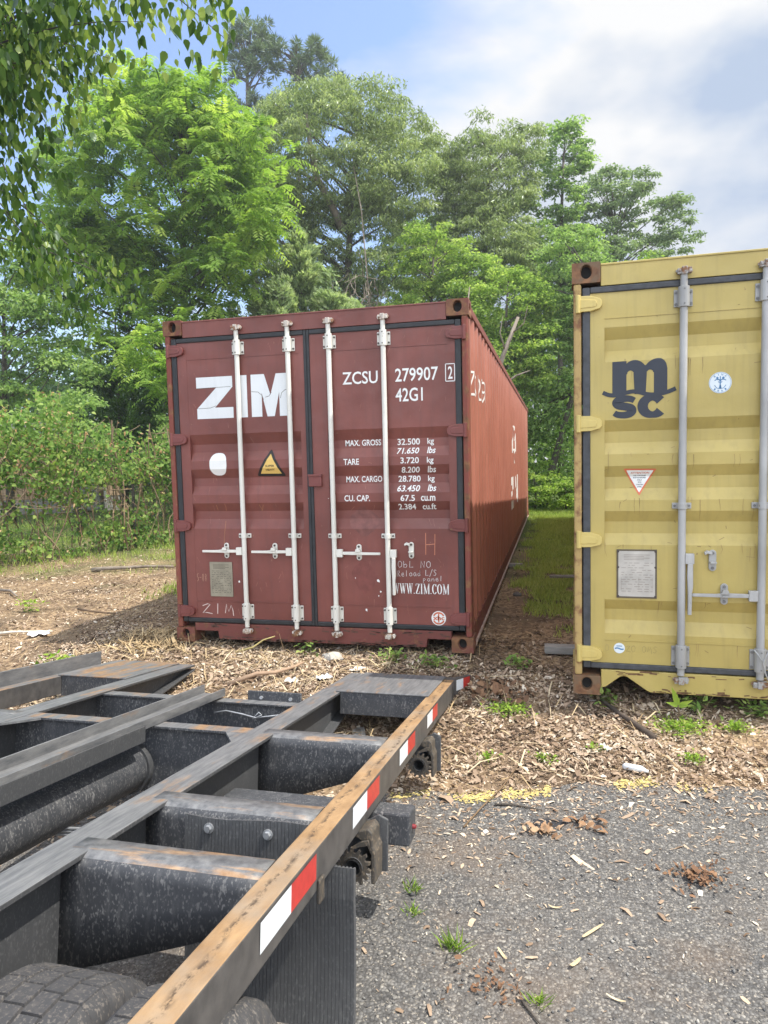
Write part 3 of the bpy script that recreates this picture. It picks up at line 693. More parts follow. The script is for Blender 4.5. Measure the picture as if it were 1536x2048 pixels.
def dataplate(door, x0, x1, z0, z1, mat, etch, prof, dark=None):
    m = MB(); y = Y0-0.006
    if dark: m.box(x0-0.010, x1+0.010, y+0.001, Y0, z0-0.010, z1+0.010, 1)
    m.box(x0, x1, y-0.001, Y0-0.001, z0, z1); o = m.build('data_plate', [mat, M_ETCH], door)
    mk = Mark(); Wd, H = x1-x0, z1-z0
    for i in range(4): mk.line([(x0+Wd*.15, z1-H*(.08+.035*i)), (x0+Wd*(.85 if i % 2 == 0 else .7), z1-H*(.08+.035*i))], 0.0035)
    for r_ in range(13):
        z = z1-H*(.26+r_*.052); u = x0+Wd*.08
        while u < x1-Wd*.10:
            l = rng.uniform(.03, .16)*Wd
            if rng.random() < .75: mk.line([(u, z), (min(u+l, x1-Wd*.06), z)], 0.0038)
            u += l+Wd*.05
    for u in (.08, .56, .92): mk.line([(x0+Wd*u, z1-H*.58), (x0+Wd*u, z0+H*.14)], 0.002)
    mk.build('etched_text', etch, door, Prof([(0, y-0.001), (3, y-0.001)]), 0.0008)
dataplate(zd[0], -0.905, -0.708, 0.380, 0.660, M_PLATE, M_ETCH, zp)
# scuffs: grey rubbed diamonds where placards were, paint nicks
def ragged(cx, cz, rx, rz, n=26):
    return [(cx+rx*math.copysign(abs(math.cos(a))**1.5, math.cos(a))*random.uniform(.8, 1.08), cz+rz*math.copysign(abs(math.sin(a))**1.5, math.sin(a))*random.uniform(.8, 1.08)) for a in np.linspace(0, 2*math.pi, n+1)[:-1]]
M_SCUFF = m_plain('faint grey scuff', (0.175, 0.062, 0.050), 0.6, var=0.30, scale=18)
mk = Mark(); mk.poly(ragged(0.395, 0.985, 0.135, 0.125)); mk.build('scuff', M_SCUFF, zd[1], zp, 0.0012)
mk = Mark(); mk.poly(ragged(0.390, 0.56, 0.115, 0.135)); mk.build('scuff', m_plain('fainter scuff', (0.182, 0.052, 0.041), 0.55, var=0.22, scale=16), zd[1], zp, 0.0012)
mk = Mark()
for x, z, r_ in ((0.50, 0.53, .014), (0.515, 0.445, .010), (0.50, 0.415, .007), (0.40, 0.303, .014), (0.318, 0.55, .005), (-0.655, 0.505, .011), (0.12, 1.165, .004)):
    mk.poly([(x+r_*math.cos(a)*random.uniform(.4, 1), z+r_*math.sin(a)*random.uniform(.5, 1.3)) for a in np.linspace(0, 6.28, 8)[:-1]])
mk.build('paint_nick', M_WHITE, zd[1], zp)
mk = Mark()
for pts in ([(-0.762, 0.99), (-0.758, 0.93), (-0.768, 0.86), (-0.77, 0.81)], [(-0.755, 1.13), (-0.752, 1.10), (-0.757, 1.07)], [(-0.83, 1.12), (-0.828, 1.075)], [(-0.46, 1.12), (-0.445, 1.08), (-0.452, 1.07)], [(-0.425, 1.12), (-0.445, 1.07)]):
    mk.line(pts, 0.0045)
mk.build('rust_run', m_plain('rust run', (0.36, 0.17, 0.09), 0.8), zd[0], zp, 0.0012)

# side lettering of the red container (laid into the corrugation)
def side_mark(mk_, mat):
    sp = Prof([(y, x) for y, x in side_profile(1)])
    bm = bmesh.new(); vv = [bm.verts.new((0, x, z)) for x, z in mk_.v]
    for f in mk_.f:
        try: bm.faces.new([vv[i] for i in f])
        except ValueError: pass
    ys = [v.co.y for v in bm.verts]
    drape(bm, [b for b in sp.breaks if min(ys) < b < max(ys)], 1, lambda c: Vector((sp(c.y)+0.0022, c.y, c.z)))
    bmesh.ops.recalc_face_normals(bm, faces=bm.faces)
    me = bpy.data.meshes.new('side_lettering'); bm.to_mesh(me); bm.free(); me.materials.append(mat)
    link(bpy.data.objects.new('side_lettering', me), zim)
mk = Mark(); mk.text('ZCSU 279907', 0.34, 1.50, 1.93, 2.125, bold=-0.012); side_mark(mk, M_WHITE)
mk = Mark()
def star(cx, cz, r_): return [(cx+(r_ if i % 2 == 0 else r_*.42)*math.sin(i*math.pi/5), cz+(r_ if i % 2 == 0 else r_*.42)*math.cos(i*math.pi/5)) for i in range(10)]
for cy, cz in ((6.15, 1.86), (5.75, 1.62), (6.15, 1.50), (6.55, 1.62)):
    s_ = star(cy, cz, 0.21); c_ = (cy, cz)
    mk.add([c_]+s_, [(0, i+1, (i+1) % 10+1) for i in range(10)])
side_mark(mk, M_WHITE)
mk = Mark()
def bar(y0, y1, z0, z1): mk.poly([(y0, z0), (y1, z0), (y1, z1), (y0, z1)])
bar(5.2, 5.95, 1.02, 1.14); mk.poly([(5.2, .78), (5.95, 1.02), (5.72, 1.02), (5.2, .86)]); bar(5.2, 5.95, .66, .78); bar(6.05, 6.25, .66, 1.14); bar(6.35, 6.53, .66, 1.14); bar(6.97, 7.15, .66, 1.14); mk.poly([(6.53, 1.14), (6.75, .80), (6.97, 1.14), (6.97, .95), (6.75, .66), (6.53, .95)])
side_mark(mk, M_WHITE)

# ------------- yellow container hardware and marks
M_CAM2 = m_rusty('rusty zinc cam', (0.34, 0.33, 0.31), 0.50, 22)
for x, h in ((-0.606, ('down', 0.850, (-0.5, 0.521))), (-0.184, ('flat', 0.640, (-0.549, 0))), (0.184, ('flat', 0.640, (0.549, 0))), (0.606, ('down', 0.850, (0.7, 0.521)))):
    lock_rod(msc, x, Y0, M_ROD_G, M_CAM2, 0.125, 2.490, 1.158, r=0.0215, handle=h)
for d, x, z, hk in ((0, -0.437, 0.838, True), (0, -0.373, 0.642, False), (1, 0.373, 0.642, False), (1, 0.437, 0.838, True)): keeper(md[d], x, z, M_ROD_G, hk)
def bez(p0, p1, p2, p3, n=8): 
    return [tuple(np.array(p0)*(1-t)**3+3*np.array(p1)*t*(1-t)**2+3*np.array(p2)*t*t*(1-t)+np.array(p3)*t**3) for t in np.linspace(0, 1, n)]
# wave logo: an m standing on a wave, s and c below
OX = -1.219
def smooth2d(p, k=5):
    out = []
    for i in range(len(p)-1):
        a, b, c, d = (np.array(p[max(0, min(len(p)-1, j))]) for j in (i-1, i, i+1, i+2))
        for t in np.arange(k)/k: out.append(tuple(.5*((2*b)+(-a+c)*t+(2*a-5*b+4*c-d)*t*t+(-a+3*b-3*c+d)*t**3)))
    out.append(tuple(p[-1])); return out
def L(x, z): return (OX+x, z)
def arch(x0, x1, z_, r_): return [(x0+(x1-x0)*(1-math.cos(a))/2, z_+r_*math.sin(a)) for a in np.linspace(0, math.pi, 9)]
mk = Mark()
zb = 1.815
def strip(xa, xb, top): # column band from the wave to a top curve
    for (a, ta), (b, tb) in zip(top, top[1:]): mk.poly([L(a, zb), L(b, zb), L(b, tb), L(a, ta)])
strip(0, 0, [(0.229, 2.008), (0.308, 2.009)])                                   # left stem, flat top
xs_ = np.linspace(0.308, 0.532, 41)
def top(x):
    a = 1.965+0.048*math.sin(math.pi*min(max((x-0.29)/0.125, 0), 1))**0.6; b = 1.955+0.062*math.sin(math.pi*min(max((x-0.405)/0.155, 0), 1))**0.55 if x < 0.5 else 1.955+0.062*max(0, 1-((x-0.4825)/0.0495)**2)**0.5
    return max(a, b) if x < 0.5 else b
def bot(x):
    for c in (0.330, 0.438):
        if abs(x-c) < 0.0205: return 1.925+0.028*math.sqrt(max(0, 1-((x-c)/0.0205)**2))
    return zb
for a, b in zip(xs_, xs_[1:]):
    ba, bb = bot((a+b)/2-0.001), bot((a+b)/2+0.001)
    mk.poly([L(a, ba), L(b, bb), L(b, top(b)), L(a, top(a))])
wv = [(0.175, 1.832), (0.205, 1.818), (0.235, 1.813), (0.27, 1.816), (0.31, 1.826), (0.345, 1.831), (0.38, 1.825), (0.42, 1.812), (0.46, 1.808), (0.50, 1.812), (0.54, 1.822), (0.578, 1.838)]
mk.build('logo', M_NAVY, md[0], yp)
mk = Mark(); mk.line([L(*p) for p in smooth2d(wv, 3)], 0.024); mk.build('logo_wave', M_NAVY, md[0], yp, 0.0026)
mk = Mark()
s_c = smooth2d([(0.352, 1.778), (0.332, 1.788), (0.298, 1.791), (0.262, 1.783), (0.250, 1.768), (0.262, 1.753), (0.298, 1.745), (0.332, 1.736), (0.342, 1.719), (0.328, 1.702), (0.294, 1.695), (0.258, 1.699), (0.240, 1.710)])
mk.line([L(*p) for p in s_c], [.033+.013*math.sin(math.pi*i/(len(s_c)-1)) for i in range(len(s_c))])
cc = [(0.452+0.054*math.cos(a), 1.742+0.050*math.sin(a)) for a in np.linspace(R(36), R(324), 40)]
mk.line([L(*p) for p in cc], [.036+.022*abs(math.cos(a)) for a in np.linspace(R(36), R(324), 40)]); mk.build('lettering', M_NAVY, md[0], yp)
# round sticker with an anchor-like winged staff, lettered ring
cx, cz = OX+0.813, 1.858
mk = Mark(); mk.disc(cx, cz, 0.060, 40); mk.build('sticker', M_PALEB, md[0], yp)
mk = Mark()
mk.line([(cx, cz-.030), (cx, cz+.036)], .005); mk.poly([(cx-.008, cz-.034), (cx+.008, cz-.034), (cx+.003, cz-.012), (cx-.003, cz-.012)])
for s_ in (-1, 1):
    mk.line([(cx, cz+.012), (cx+s_*.012, cz+.020), (cx+s_*.022, cz+.028)], .005); mk.line([(cx+s_*.008, cz+.018), (cx+s_*.022, cz+.018), (cx+s_*.030, cz+.012)], .005); mk.line([(cx+s_*.010, cz+.024), (cx+s_*.018, cz+.032)], .007)
    mk.line([(cx, cz-.034), (cx+s_*.018, cz-.030), (cx+s_*.030, cz-.014)], .0035); mk.line([(cx+s_*.002, cz-.002), (cx+s_*.010, cz+.004), (cx+s_*.002, cz+.010)], .003)
mk.line([(cx+.056*math.cos(a), cz+.056*math.sin(a)) for a in np.linspace(0, 6.2832, 41)], .0015)
for i, ch in enumerate('RINA'):
    a = R(128-25*i); c0 = (cx+.046*math.cos(a), cz+.046*math.sin(a)); v, f = text2d(ch, -.005 if ch != 'I' else -.0012, .005 if ch != 'I' else .0012, -.0055, .0055, bold=.01); ro = a-math.pi/2
    mk.add([(c0[0]+p[0]*math.cos(ro)-p[1]*math.sin(ro), c0[1]+p[0]*math.sin(ro)+p[1]*math.cos(ro)) for p in v], f)
for i, ch in enumerate('1861'):
    a = R(-128+25*i); c0 = (cx+.046*math.cos(a), cz+.046*math.sin(a)); v, f = text2d(ch, -.004, .004, -.0055, .0055, bold=.01); ro = a+math.pi/2
    mk.add([(c0[0]+p[0]*math.cos(ro)-p[1]*math.sin(ro), c0[1]+p[0]*math.sin(ro)+p[1]*math.cos(ro)) for p in v], f)
mk.build('emblem', M_BLUE, md[0], yp, 0.0027)
tri = [L(0.292, 1.379), L(0.479, 1.376), L(0.382, 1.216)]
mk = Mark(); mk.poly(rounded(inset(tri, 1.0), 0.008)); mk.build('warning_sticker', M_ORG, md[0], yp)
mk = Mark(); mk.poly(rounded(inset(tri, 0.82), 0.006)); mk.build('sticker_face', M_WHITE, md[0], yp, 0.0027)
mk = Mark(); mk.text('ATTENTION', OX+.334, OX+.438, 1.347, 1.358, bold=.02); mk.build('lettering', M_ORG, md[0], yp, 0.0036)
mk = Mark()
for s_, hw, z in (('THIS CONTAINER', .036, 1.336), ('MUST BE REPAIRED', .036, 1.323), ('ONLY', .014, 1.309), ('WITH', .010, 1.296), ('CORTEN', .020, 1.282), ('STEEL', .013, 1.269)):
    mk.text(s_, OX+.385-hw, OX+.385+hw, z-.003, z+.004, bold=.02)
mk.build('lettering', M_NAVY, md[0], yp, 0.0036)
mk = Mark(); mk.disc(OX+.270, .293, .032); mk.build('sticker', M_PALEB, md[0], yp)
mk = Mark(); mk.line([(OX+.245+.05*i/6, .290+.004*math.sin(i)) for i in range(7)], .008); mk.line([(OX+.254+.032*i/6, .306) for i in range(7)], .005); mk.build('emblem', M_BLUE, md[0], yp, 0.0027)
dataplate(md[0], OX+.264, OX+.471, .613, .887, M_PLATE2, M_ETCH2, yp, dark=True)
each_tube('rivet', M_BOLT, md[0], [([(x, Y0-.004, z), (x, Y0-.012, z)], .007, 8) for x in (OX+.262, OX+.473) for z in (.615, .79, .885)])
mk = Mark(); hand(mk, 'O - ZO OMS', OX+.185, OX+.49, .272, .04, .002); mk.build('chalk_writing', m_plain('pencil', (0.30, 0.25, 0.10), .8), md[0], yp)
mk = Mark()
for i in range(46):
    x, z = OX+rng.uniform(.16, 1.15), rng.choice([.345, .60, .93, 1.20, 1.47, 2.02])+rng.uniform(-.02, .01); l = rng.uniform(.02, .13)
    mk.line([(x, z), (x+rng.normal(0, .003), z-l*.5), (x+rng.normal(0, .004), z-l)], [.006*rng.uniform(.4, 1), .003, .001])
for x in (-.606, -.184):
    for k in range(7): u = x+rng.uniform(-.05, .05); mk.line([(u, .20+rng.uniform(0, .03)), (u, .203)], .006)
mk.build('rust_run', m_plain('faint brown run', (.33, .235, .085), .7, var=.3), md[0], yp, .0012)['kind'] = 'stuff'
mk = Mark()
for i in range(40):
    x, z = OX+rng.uniform(.16, 1.15), rng.uniform(.22, 2.38); a = rng.uniform(0, 3.1); l = rng.uniform(.008, .05); mk.line([(x, z), (x+l*math.cos(a), z+l*math.sin(a)*.4)], rng.uniform(.0015, .004))
mk.build('scratch', m_plain('old scratch', (.24, .17, .07), .8, var=.3), md[0], yp, .0012)
mk = Mark()
for i in range(70):
    x, z = rng.uniform(-1.02, -.1), rng.uniform(.22, 2.38); a = rng.normal(1.5, .7); l = rng.uniform(.008, .07); mk.line([(x, z), (x+l*math.cos(a)*.6, z+l*math.sin(a))], rng.uniform(.0012, .0035))
mk.build('scratch', m_plain('pale red scratch', (.30, .13, .10), .8, var=.3), zd[0], zp, .0012)
mk = Mark()
for i in range(70):
    x, z = rng.uniform(.14, 1.05), rng.uniform(.22, 2.38); a = rng.normal(1.5, .7); l = rng.uniform(.008, .07); mk.line([(x, z), (x+l*math.cos(a)*.6, z+l*math.sin(a))], rng.uniform(.0012, .0035))
mk.build('scratch', m_plain('pale red scratch b', (.30, .13, .10), .8, var=.3), zd[1], zp, .0012)
mk = Mark()
for i in range(90):
    x = rng.uniform(-.76, .76) if i < 60 else rng.uniform(-1.05, .9); z = (.036+abs(rng.normal(0, .010))) if i < 60 else .150+rng.uniform(-.02, .006); l = rng.uniform(.008, .07); mk.line([(x, z), (x+l, z+rng.normal(0, .003))], rng.uniform(.003, .012))
mk.build('rust_scrape', m_plain('brown sill scrape', (.16, .085, .04), .85, var=.4, scale=40), msc, Prof([(0, .008), (3, .008)]), .0016)['kind'] = 'stuff'
mk = Mark()
for i in range(110):
    x = rng.uniform(-.82, .84) if i < 70 else rng.uniform(-1.04, 1.04); z = (.034+abs(rng.normal(0, .014))) if i < 70 else .150+rng.uniform(-.03, .006); l = rng.uniform(.008, .08); mk.line([(x, z), (x+l, z+rng.normal(0, .004))], rng.uniform(.003, .012))
mk.build('rust_scrape', m_plain('dark sill scrape', (.085, .045, .032), .85, var=.4, scale=40), zim, Prof([(0, .008), (3, .008)]), .0016)['kind'] = 'stuff'
# wire seal twisted round the inner rod's lower bracket
m = MB(); xw = -0.184
m.tube([(xw-.04, -.045, .335), (xw-.02, -.05, .31), (xw+.005, -.052, .27), (xw+.03, -.05, .32), (xw+.035, -.048, .335)], .003, 6); m.tube([(xw+.005, -.052, .27), (xw+.02, -.05, .20), (xw+.05, -.045, .13), (xw+.07, -.04, .09)], .004, 6)
m.build('wire_seal', M_GALV, msc)

# ------------------------------------------------------------------ tilt-bed container trailer
TA = R(8.2)
TP = Vector((0.0, -5.18456524, 0.66381077))
trailer = empty('tilt_trailer', TP); trailer.rotation_euler = (-TA, 0, 0)
tag(trailer, 'black steel tilt trailer frame with rusty rails and red and white reflective tape', 'trailer')
def TL(world):   # world point -> trailer coordinates
    d = Vector(world)-TP; c, s = math.cos(TA), math.sin(TA)
    return Vector((d.x, d.y*c-d.z*s, d.y*s+d.z*c))

def m_dusty(name, base, dust, k=0.5, rough=0.5):
    t = NT(name)
    st = t.ramp(t.noise(34, 8, 0.75, (1, 1, 0.30)), (0.50, 0), (0.78, 0.8)); sp = t.ramp(t.noise(75, 3, 0.6, (1, 1, 0.45), 3), (0.60, 0), (0.68, 1))
    cl = t.ramp(t.noise(4.5, 7, 0.65, off=6), (0.34, 0.30), (0.66, 1))
    fine = t.ramp(t.noise(150, 2, 0.5, (1, 1, 0.55), 8), (0.57, 0), (0.66, 0.9))
    st = t.math('MAXIMUM', st, fine)
    kk = t.math('MULTIPLY', t.math('MAXIMUM', st, sp), t.math('MULTIPLY', cl, k))
    return t.finish(t.mix(kk, base, dust), t.ramp(kk, (0, rough), (1, 0.9)), normal=t.bump(t.noise(70, 5), 0.12, 0.003))
M_TB = m_dusty('dusty black steel', (0.040, 0.042, 0.047), (0.27, 0.262, 0.25), 0.75, 0.68)
M_TB2 = m_dusty('black painted web', (0.055, 0.056, 0.058), (0.24, 0.235, 0.23), 0.35, 0.55)
def m_worn(name, rustk):
    t = NT(name)
    br = t.noise(26, 7, 0.7, (2.2, 0.22, 1)); base = t.mix(t.ramp(br, (0.3, 0), (0.75, 1)), (0.080, 0.083, 0.088), (0.235, 0.232, 0.226))
    ru = t.ramp(t.noise(4.5, 7, 0.62, (3.2, 0.7, 1), 2), (0.62-rustk*0.22, 0), (0.74-rustk*0.18, 1))
    rc = t.mix(t.ramp(t.noise(40, 6), (0.3, 0), (0.7, 1)), (0.20, 0.105, 0.045), (0.40, 0.245, 0.125))
    return t.finish(t.mix(t.math('MULTIPLY', ru, 0.85), base, rc), 0.55, 0.15, t.bump(br, 0.15, 0.002))
M_TOP = m_worn('scraped steel top', 0.25)
M_TOPR = m_worn('rusting steel top', 0.75)
def m_mottled():
    t = NT('mottled scuffed steel'); n1 = t.noise(30, 8, 0.7); base = t.mix(t.ramp(n1, (0.3, 0), (0.72, 1)), (0.060, 0.062, 0.067), (0.22, 0.218, 0.215))
    ru = t.ramp(t.noise(9, 7, 0.62, (0.35, 2.2, 1), 2), (0.56, 0), (0.66, 1)); rc = t.mix(t.ramp(t.noise(40, 6), (0.3, 0), (0.7, 1)), (0.26, 0.14, 0.06), (0.46, 0.30, 0.17))
    return t.finish(t.mix(t.math('MULTIPLY', ru, 0.85), base, rc), 0.55, 0.1, t.bump(n1, 0.2, 0.002))
M_TOPX = m_mottled()
def m_railrust():
    t = NT('orange surface rust')
    a = t.mix(t.ramp(t.noise(7, 8, 0.62, (2.2, 0.8, 1)), (0.30, 0), (0.70, 1)), (0.18, 0.100, 0.043), (0.36, 0.225, 0.108))
    a = t.mix(t.ramp(t.noise(3.2, 6, 0.6, (1, 0.8, 1), 5), (0.50, 0), (0.66, 0.6)), a, (0.25, 0.215, 0.17))
    sep = t.n('ShaderNodeSeparateXYZ', {0: t.obj()})
    # a scrape where loads have dragged along the outer third of the rail, broken up by noise
    wob = t.math('MULTIPLY', t.math('SUBTRACT', t.noise(3.0, 3, 0.5, (0.2, 1, 1), 7), 0.5), 0.10)
    dx = t.math('ABSOLUTE', t.math('SUBTRACT', t.math('SUBTRACT', sep.outputs[0], 1.132), wob))
    band = t.ramp(dx, (0.0, 1), (0.014, 0))
    sc = t.math('MULTIPLY', band, t.ramp(t.noise(55, 6, 0.7, (1, 0.45, 1), 1), (0.47, 0), (0.56, 1)))
    a = t.mix(t.math('MULTIPLY', sc, 0.9), a, (0.045, 0.028, 0.018))
    return t.finish(a, 0.85, normal=t.bump(t.noise(60, 6), 0.35, 0.003))
M_RAIL = m_railrust()
t_ = NT('grey rail side'); M_SIDE = t_.finish(t_.mix(t_.ramp(t_.noise(14, 6, 0.6, (1, 1.2, 1)), (0.3, 0), (0.75, 1)), (0.048, 0.046, 0.045), (0.115, 0.107, 0.10)), 0.45, normal=t_.bump(t_.noise(90, 4), 0.08, 0.002))
M_TW = m_plain('white reflective tape', (0.72, 0.75, 0.77), 0.35, var=0.05, scale=40)
M_TR = m_plain('red reflective tape', (0.50, 0.035, 0.028), 0.35, var=0.12, scale=40)
M_LAMP = m_plain('dull red lens', (0.22, 0.02, 0.025), 0.4)
M_STEEL = m_dusty('grimy tan steel', (0.060, 0.052, 0.043), (0.25, 0.19, 0.125), 0.8, 0.6)
M_TYRE = m_dusty('dusty tyre rubber', (0.042, 0.041, 0.042), (0.19, 0.165, 0.14), 0.75, 0.8)
M_FLAP = m_dusty('ribbed black rubber', (0.075, 0.076, 0.078), (0.28, 0.28, 0.27), 0.35, 0.45)

CX = -0.115
def mir(u): return 2*CX-u
# outer right rail: box section, flared tail piece
m = MB()
m.box(1.088, 1.168, -3.2, 4.555, -0.115, 0.0, 0, top=1)
m.build('side_rail', [M_SIDE, M_RAIL], trailer, bevel=0.004)
m = MB()
pl = [(1.086, 4.557), (1.168, 4.557), (1.250, 4.800), (1.232, 4.806), (1.150, 4.66), (1.086, 4.66)]
m.prism(pl, 'z', -0.100, -0.001); m.build('rail_end', [M_SIDE], trailer, bevel=0.003)
def tape(s0, s1, w0=-0.078, w1=-0.010, u=1.168, red_far=True, P=None):
    m = MB(); md_ = (s0+s1)/2
    f = P or (lambda s, w: (u+0.0016, s, w))
    for a, b, mi in ((s0, md_, 0), (md_, s1, 1)): m.add([f(a, w0), f(b, w0), f(b, w1), f(a, w1)], [(0, 1, 2, 3)], mi)
    m.build('reflective_tape', [M_TW, M_TR], trailer)
for s0, s1 in ((1.478, 1.850), (2.205, 2.556), (2.905, 3.240), (3.560, 3.880), (0.75, 1.12), (0.05, 0.42)): tape(s0, s1)
d_ = (Vector((1.250, 4.800))-Vector((1.168, 4.557))).normalized(); n_ = Vector((d_.y, -d_.x))
tape(0.03, 0.235, -0.074, -0.006, P=lambda s, w: (1.168+d_.x*s+n_.x*0.0016, 4.557+d_.y*s+n_.y*0.0016, w))
# outer left rail: flat with an upright edge angle
m = MB(); m.box(-1.395, -1.318, -3.2, 4.60, -0.115, 0.0, 0, top=1); m.build('side_rail', [M_SIDE, M_TOPR], trailer, bevel=0.004)
m = MB(); m.box(-1.412, -1.397, -3.2, 4.48, -0.06, 0.088); m.build('edge_angle', [M_TOP], trailer, bevel=0.002)
# main beams: I section whose web tapers away at the tail
def main_beam(u0, u1):
    m = MB(); uc = (u0+u1)/2
    m.box(u0, u1, -3.2, 4.63, -0.014, 0.0, 0, top=1)
    m.prism([(-3.2, -0.30), (-3.2, -0.0145), (4.63, -0.0145), (4.63, -0.03), (3.75, -0.22), (3.2, -0.30)], 'x', uc-0.006, uc+0.006)
    for (a, wa), (b, wb) in (((-3.2, -0.30), (3.2, -0.30)), ((3.2, -0.30), (3.75, -0.22)), ((3.75, -0.22), (4.63, -0.03))):
        m.add([(u0, a, wa), (u1, a, wa), (u1, b, wb), (u0, b, wb), (u0, a, wa-0.012), (u1, a, wa-0.012), (u1, b, wb-0.012), (u0, b, wb-0.012)],
              [(0, 1, 2, 3), (7, 6, 5, 4), (0, 4, 5, 1), (2, 6, 7, 3), (1, 5, 6, 2), (0, 3, 7, 4)])
    m.build('main_beam', [M_TB2, M_TOP], trailer, bevel=0.002)
main_beam(0.452, 0.578); main_beam(-0.862, -0.728)
# outriggers: pressed plates, rounded at the top, deep at the beam and shallow at the rail
def outrigger(ua, ub, s0, da=0.290, db=0.125, front=True):
    vs = []; fs = []; mi = []; NU = 10
    arc = [(s0+0.105, 0.0), (s0+0.045, -0.001)]+[(s0+0.040-0.040*math.sin(a), -0.040+0.039*math.cos(a)) for a in np.linspace(0.2, math.pi/2, 6)]
    k = len(arc)+4
    for i in range(NU+1):
        u = ua+(ub-ua)*i/NU; f = i/NU; dp = da if f < 0.12 else da+(db-da)*(f-0.12)/0.88
        col = arc+[(s0, -0.047), (s0, -dp*0.5), (s0, -dp+0.006), (s0+0.03, -dp)]
        vs += [(u, s, w-0.0015) for s, w in col]
        if i:
            for j in range(k-1):
                fs.append(((i-1)*k+j, (i-1)*k+j+1, i*k+j+1, i*k+j)); mi.append(1 if j < 4 else 0)
    m = MB(); m.v = vs; m.f = fs; m.mi = mi
    o = m.build('outrigger', [M_TB, M_TOPX], trailer, smooth=True)
    e = o.modifiers.new('edges', 'EDGE_SPLIT'); e.split_angle = R(30)
    sol = o.modifiers.new('plate', 'SOLIDIFY'); sol.thickness = 0.006; sol.offset = 0
for s0 in (-2.4, -1.6, -0.8, 0.05, 1.655, 2.055, 2.935):
    outrigger(0.5215, 1.0865, s0); outrigger(-0.803, -1.3165, s0)
# tail platforms: chequered plates with a front apron
for ua, ub in ((0.575, 1.09), (-0.86, -1.32)):
    a, b = min(ua, ub), max(ua, ub)
    m = MB(); m.box(a-0.02, b+0.015, 3.955, 4.615, 0.0015, 0.0105, 0); m.box(a+0.004, b-0.004, 3.960, 3.970, -0.125, 0.0013, 1); m.box(a+0.004, b-0.004, 3.97, 4.02, -0.125, -0.118, 1)
    m.build('tail_plate', [M_TOPR if ua < 0 else M_TOP, M_TB], trailer, bevel=0.003)
# middle cross beam with rusty cap, corner gussets
m = MB(); m.box(-0.727, 0.451, 2.950, 3.040, -0.013, -0.001, 0, top=1); m.box(-0.794, 0.508, 2.972, 2.984, -0.31, -0.0135)
m.build('cross_beam', [M_TB, M_TOPR], trailer, bevel=0.002)
for (a, b, s_) in ((0.4515, 1, 0), (-0.7275, -1, 0)):
    sg = -1 if a > 0 else 1
    MB().prism([(a, 2.949), (a+sg*0.10, 2.949), (a, 2.80)], 'z', -0.012, -0.002).build('gusset', M_TOP, trailer)
# tail cross channel, bumper plate with bolts, trailing wire
m = MB(); m.box(-0.788, 0.508, 3.590, 3.602, -0.150, -0.018); m.box(-0.726, 0.450, 3.57, 3.66, -0.018, -0.010, 0, top=1); m.box(-0.726, 0.450, 3.52, 3.59, -0.158, -0.150)
m.build('cross_channel', [M_TB, M_TOP], trailer)
m = MB(); m.box(0.130, 0.448, 3.662, 3.676, -0.03, 0.040); pb = m.build('bumper_plate', M_TB, trailer, bevel=0.004)
each_tube('bolt', M_GALV, pb, [([(u, 3.664, 0.006), (u, 3.650, 0.006)], 0.010, 6) for u in (0.215, 0.388)])
m = MB(); pts = [(-0.02, 3.56, -0.07), (0.06, 3.54, -0.05), (0.16, 3.53, -0.06), (0.24, 3.53, -0.075), (0.27, 3.54, -0.06), (0.25, 3.55, -0.05), (0.22, 3.54, -0.08), (0.32, 3.55, -0.065), (0.42, 3.57, -0.05)]
m.tube(pts, 0.004, 6); m.build('wire', M_GALV, trailer, smooth=True)
# middle guide channel and torque tube
m = MB(); ug0, ug1 = -0.135, -0.008
m.prism([(ug0-0.008, 0.058), (ug0, 0.058), (ug0, 0.012), (ug1-0.008, 0.012), (ug1-0.008, 0.044), (ug1, 0.044), (ug1, 0.001), (ug0-0.008, 0.001)], 'y', -3.0, 3.665)
m.build('guide_channel', M_TOP, trailer, bevel=0.0015)
m = MB(); m.box(ug1+0.0005, ug1+0.009, -3.0, 2.86, -0.050, 0.020); m.build('guide_skirt', M_TB2, trailer, bevel=0.001)
m = MB(); m.tube([(-0.140, -3.0, -0.200), (-0.140, 2.940, -0.200)], 0.108, 36); tb = m.build('torque_tube', M_TB, trailer, smooth=True)
e = tb.modifiers.new('edges', 'EDGE_SPLIT'); e.split_angle = R(40)
m = MB(); m.tube([(-0.140, 2.935, -0.200), (-0.140, 2.971, -0.200)], 0.120, 36); m.build('tube_collar', M_TB2, tb)
# air lines under the bed
for k in range(3): MB().tube([(-0.72, 2.35, -0.28-k*0.012), (-0.2, 2.42, -0.285-k*0.012), (0.2, 2.47, -0.275-k*0.012), (0.50, 2.45, -0.27-k*0.012)], 0.006, 6).build('air_line', M_GALV, trailer, smooth=True)
m = MB(); m.tube([(0.12, 2.46+0.022*math.cos(a), -0.275+0.022*math.sin(a)) for a in np.linspace(0, 6.0, 14)], 0.003, 5)
m.build('line_clip', M_GALV, trailer, smooth=True)
# cross tube standing out below the rail, with a red marker lamp
for sg in (1, -1):
    m = MB(); ue = 1.295 if sg > 0 else mir(1.295); ui = 0.56 if sg > 0 else mir(0.56)
    m.box(min(ue, ui), max(ue, ui), 2.505, 2.615, -0.240, -0.125); bt = m.build('cross_tube', M_TB, trailer, bevel=0.008)
    m = MB(); m.tube([(ue, 2.56, -0.185), (ue+sg*0.010, 2.56, -0.185), (ue+sg*0.014, 2.56, -0.185)], [0.009, 0.008, 0.004], 12); m.build('marker_lamp', M_LAMP, bt)
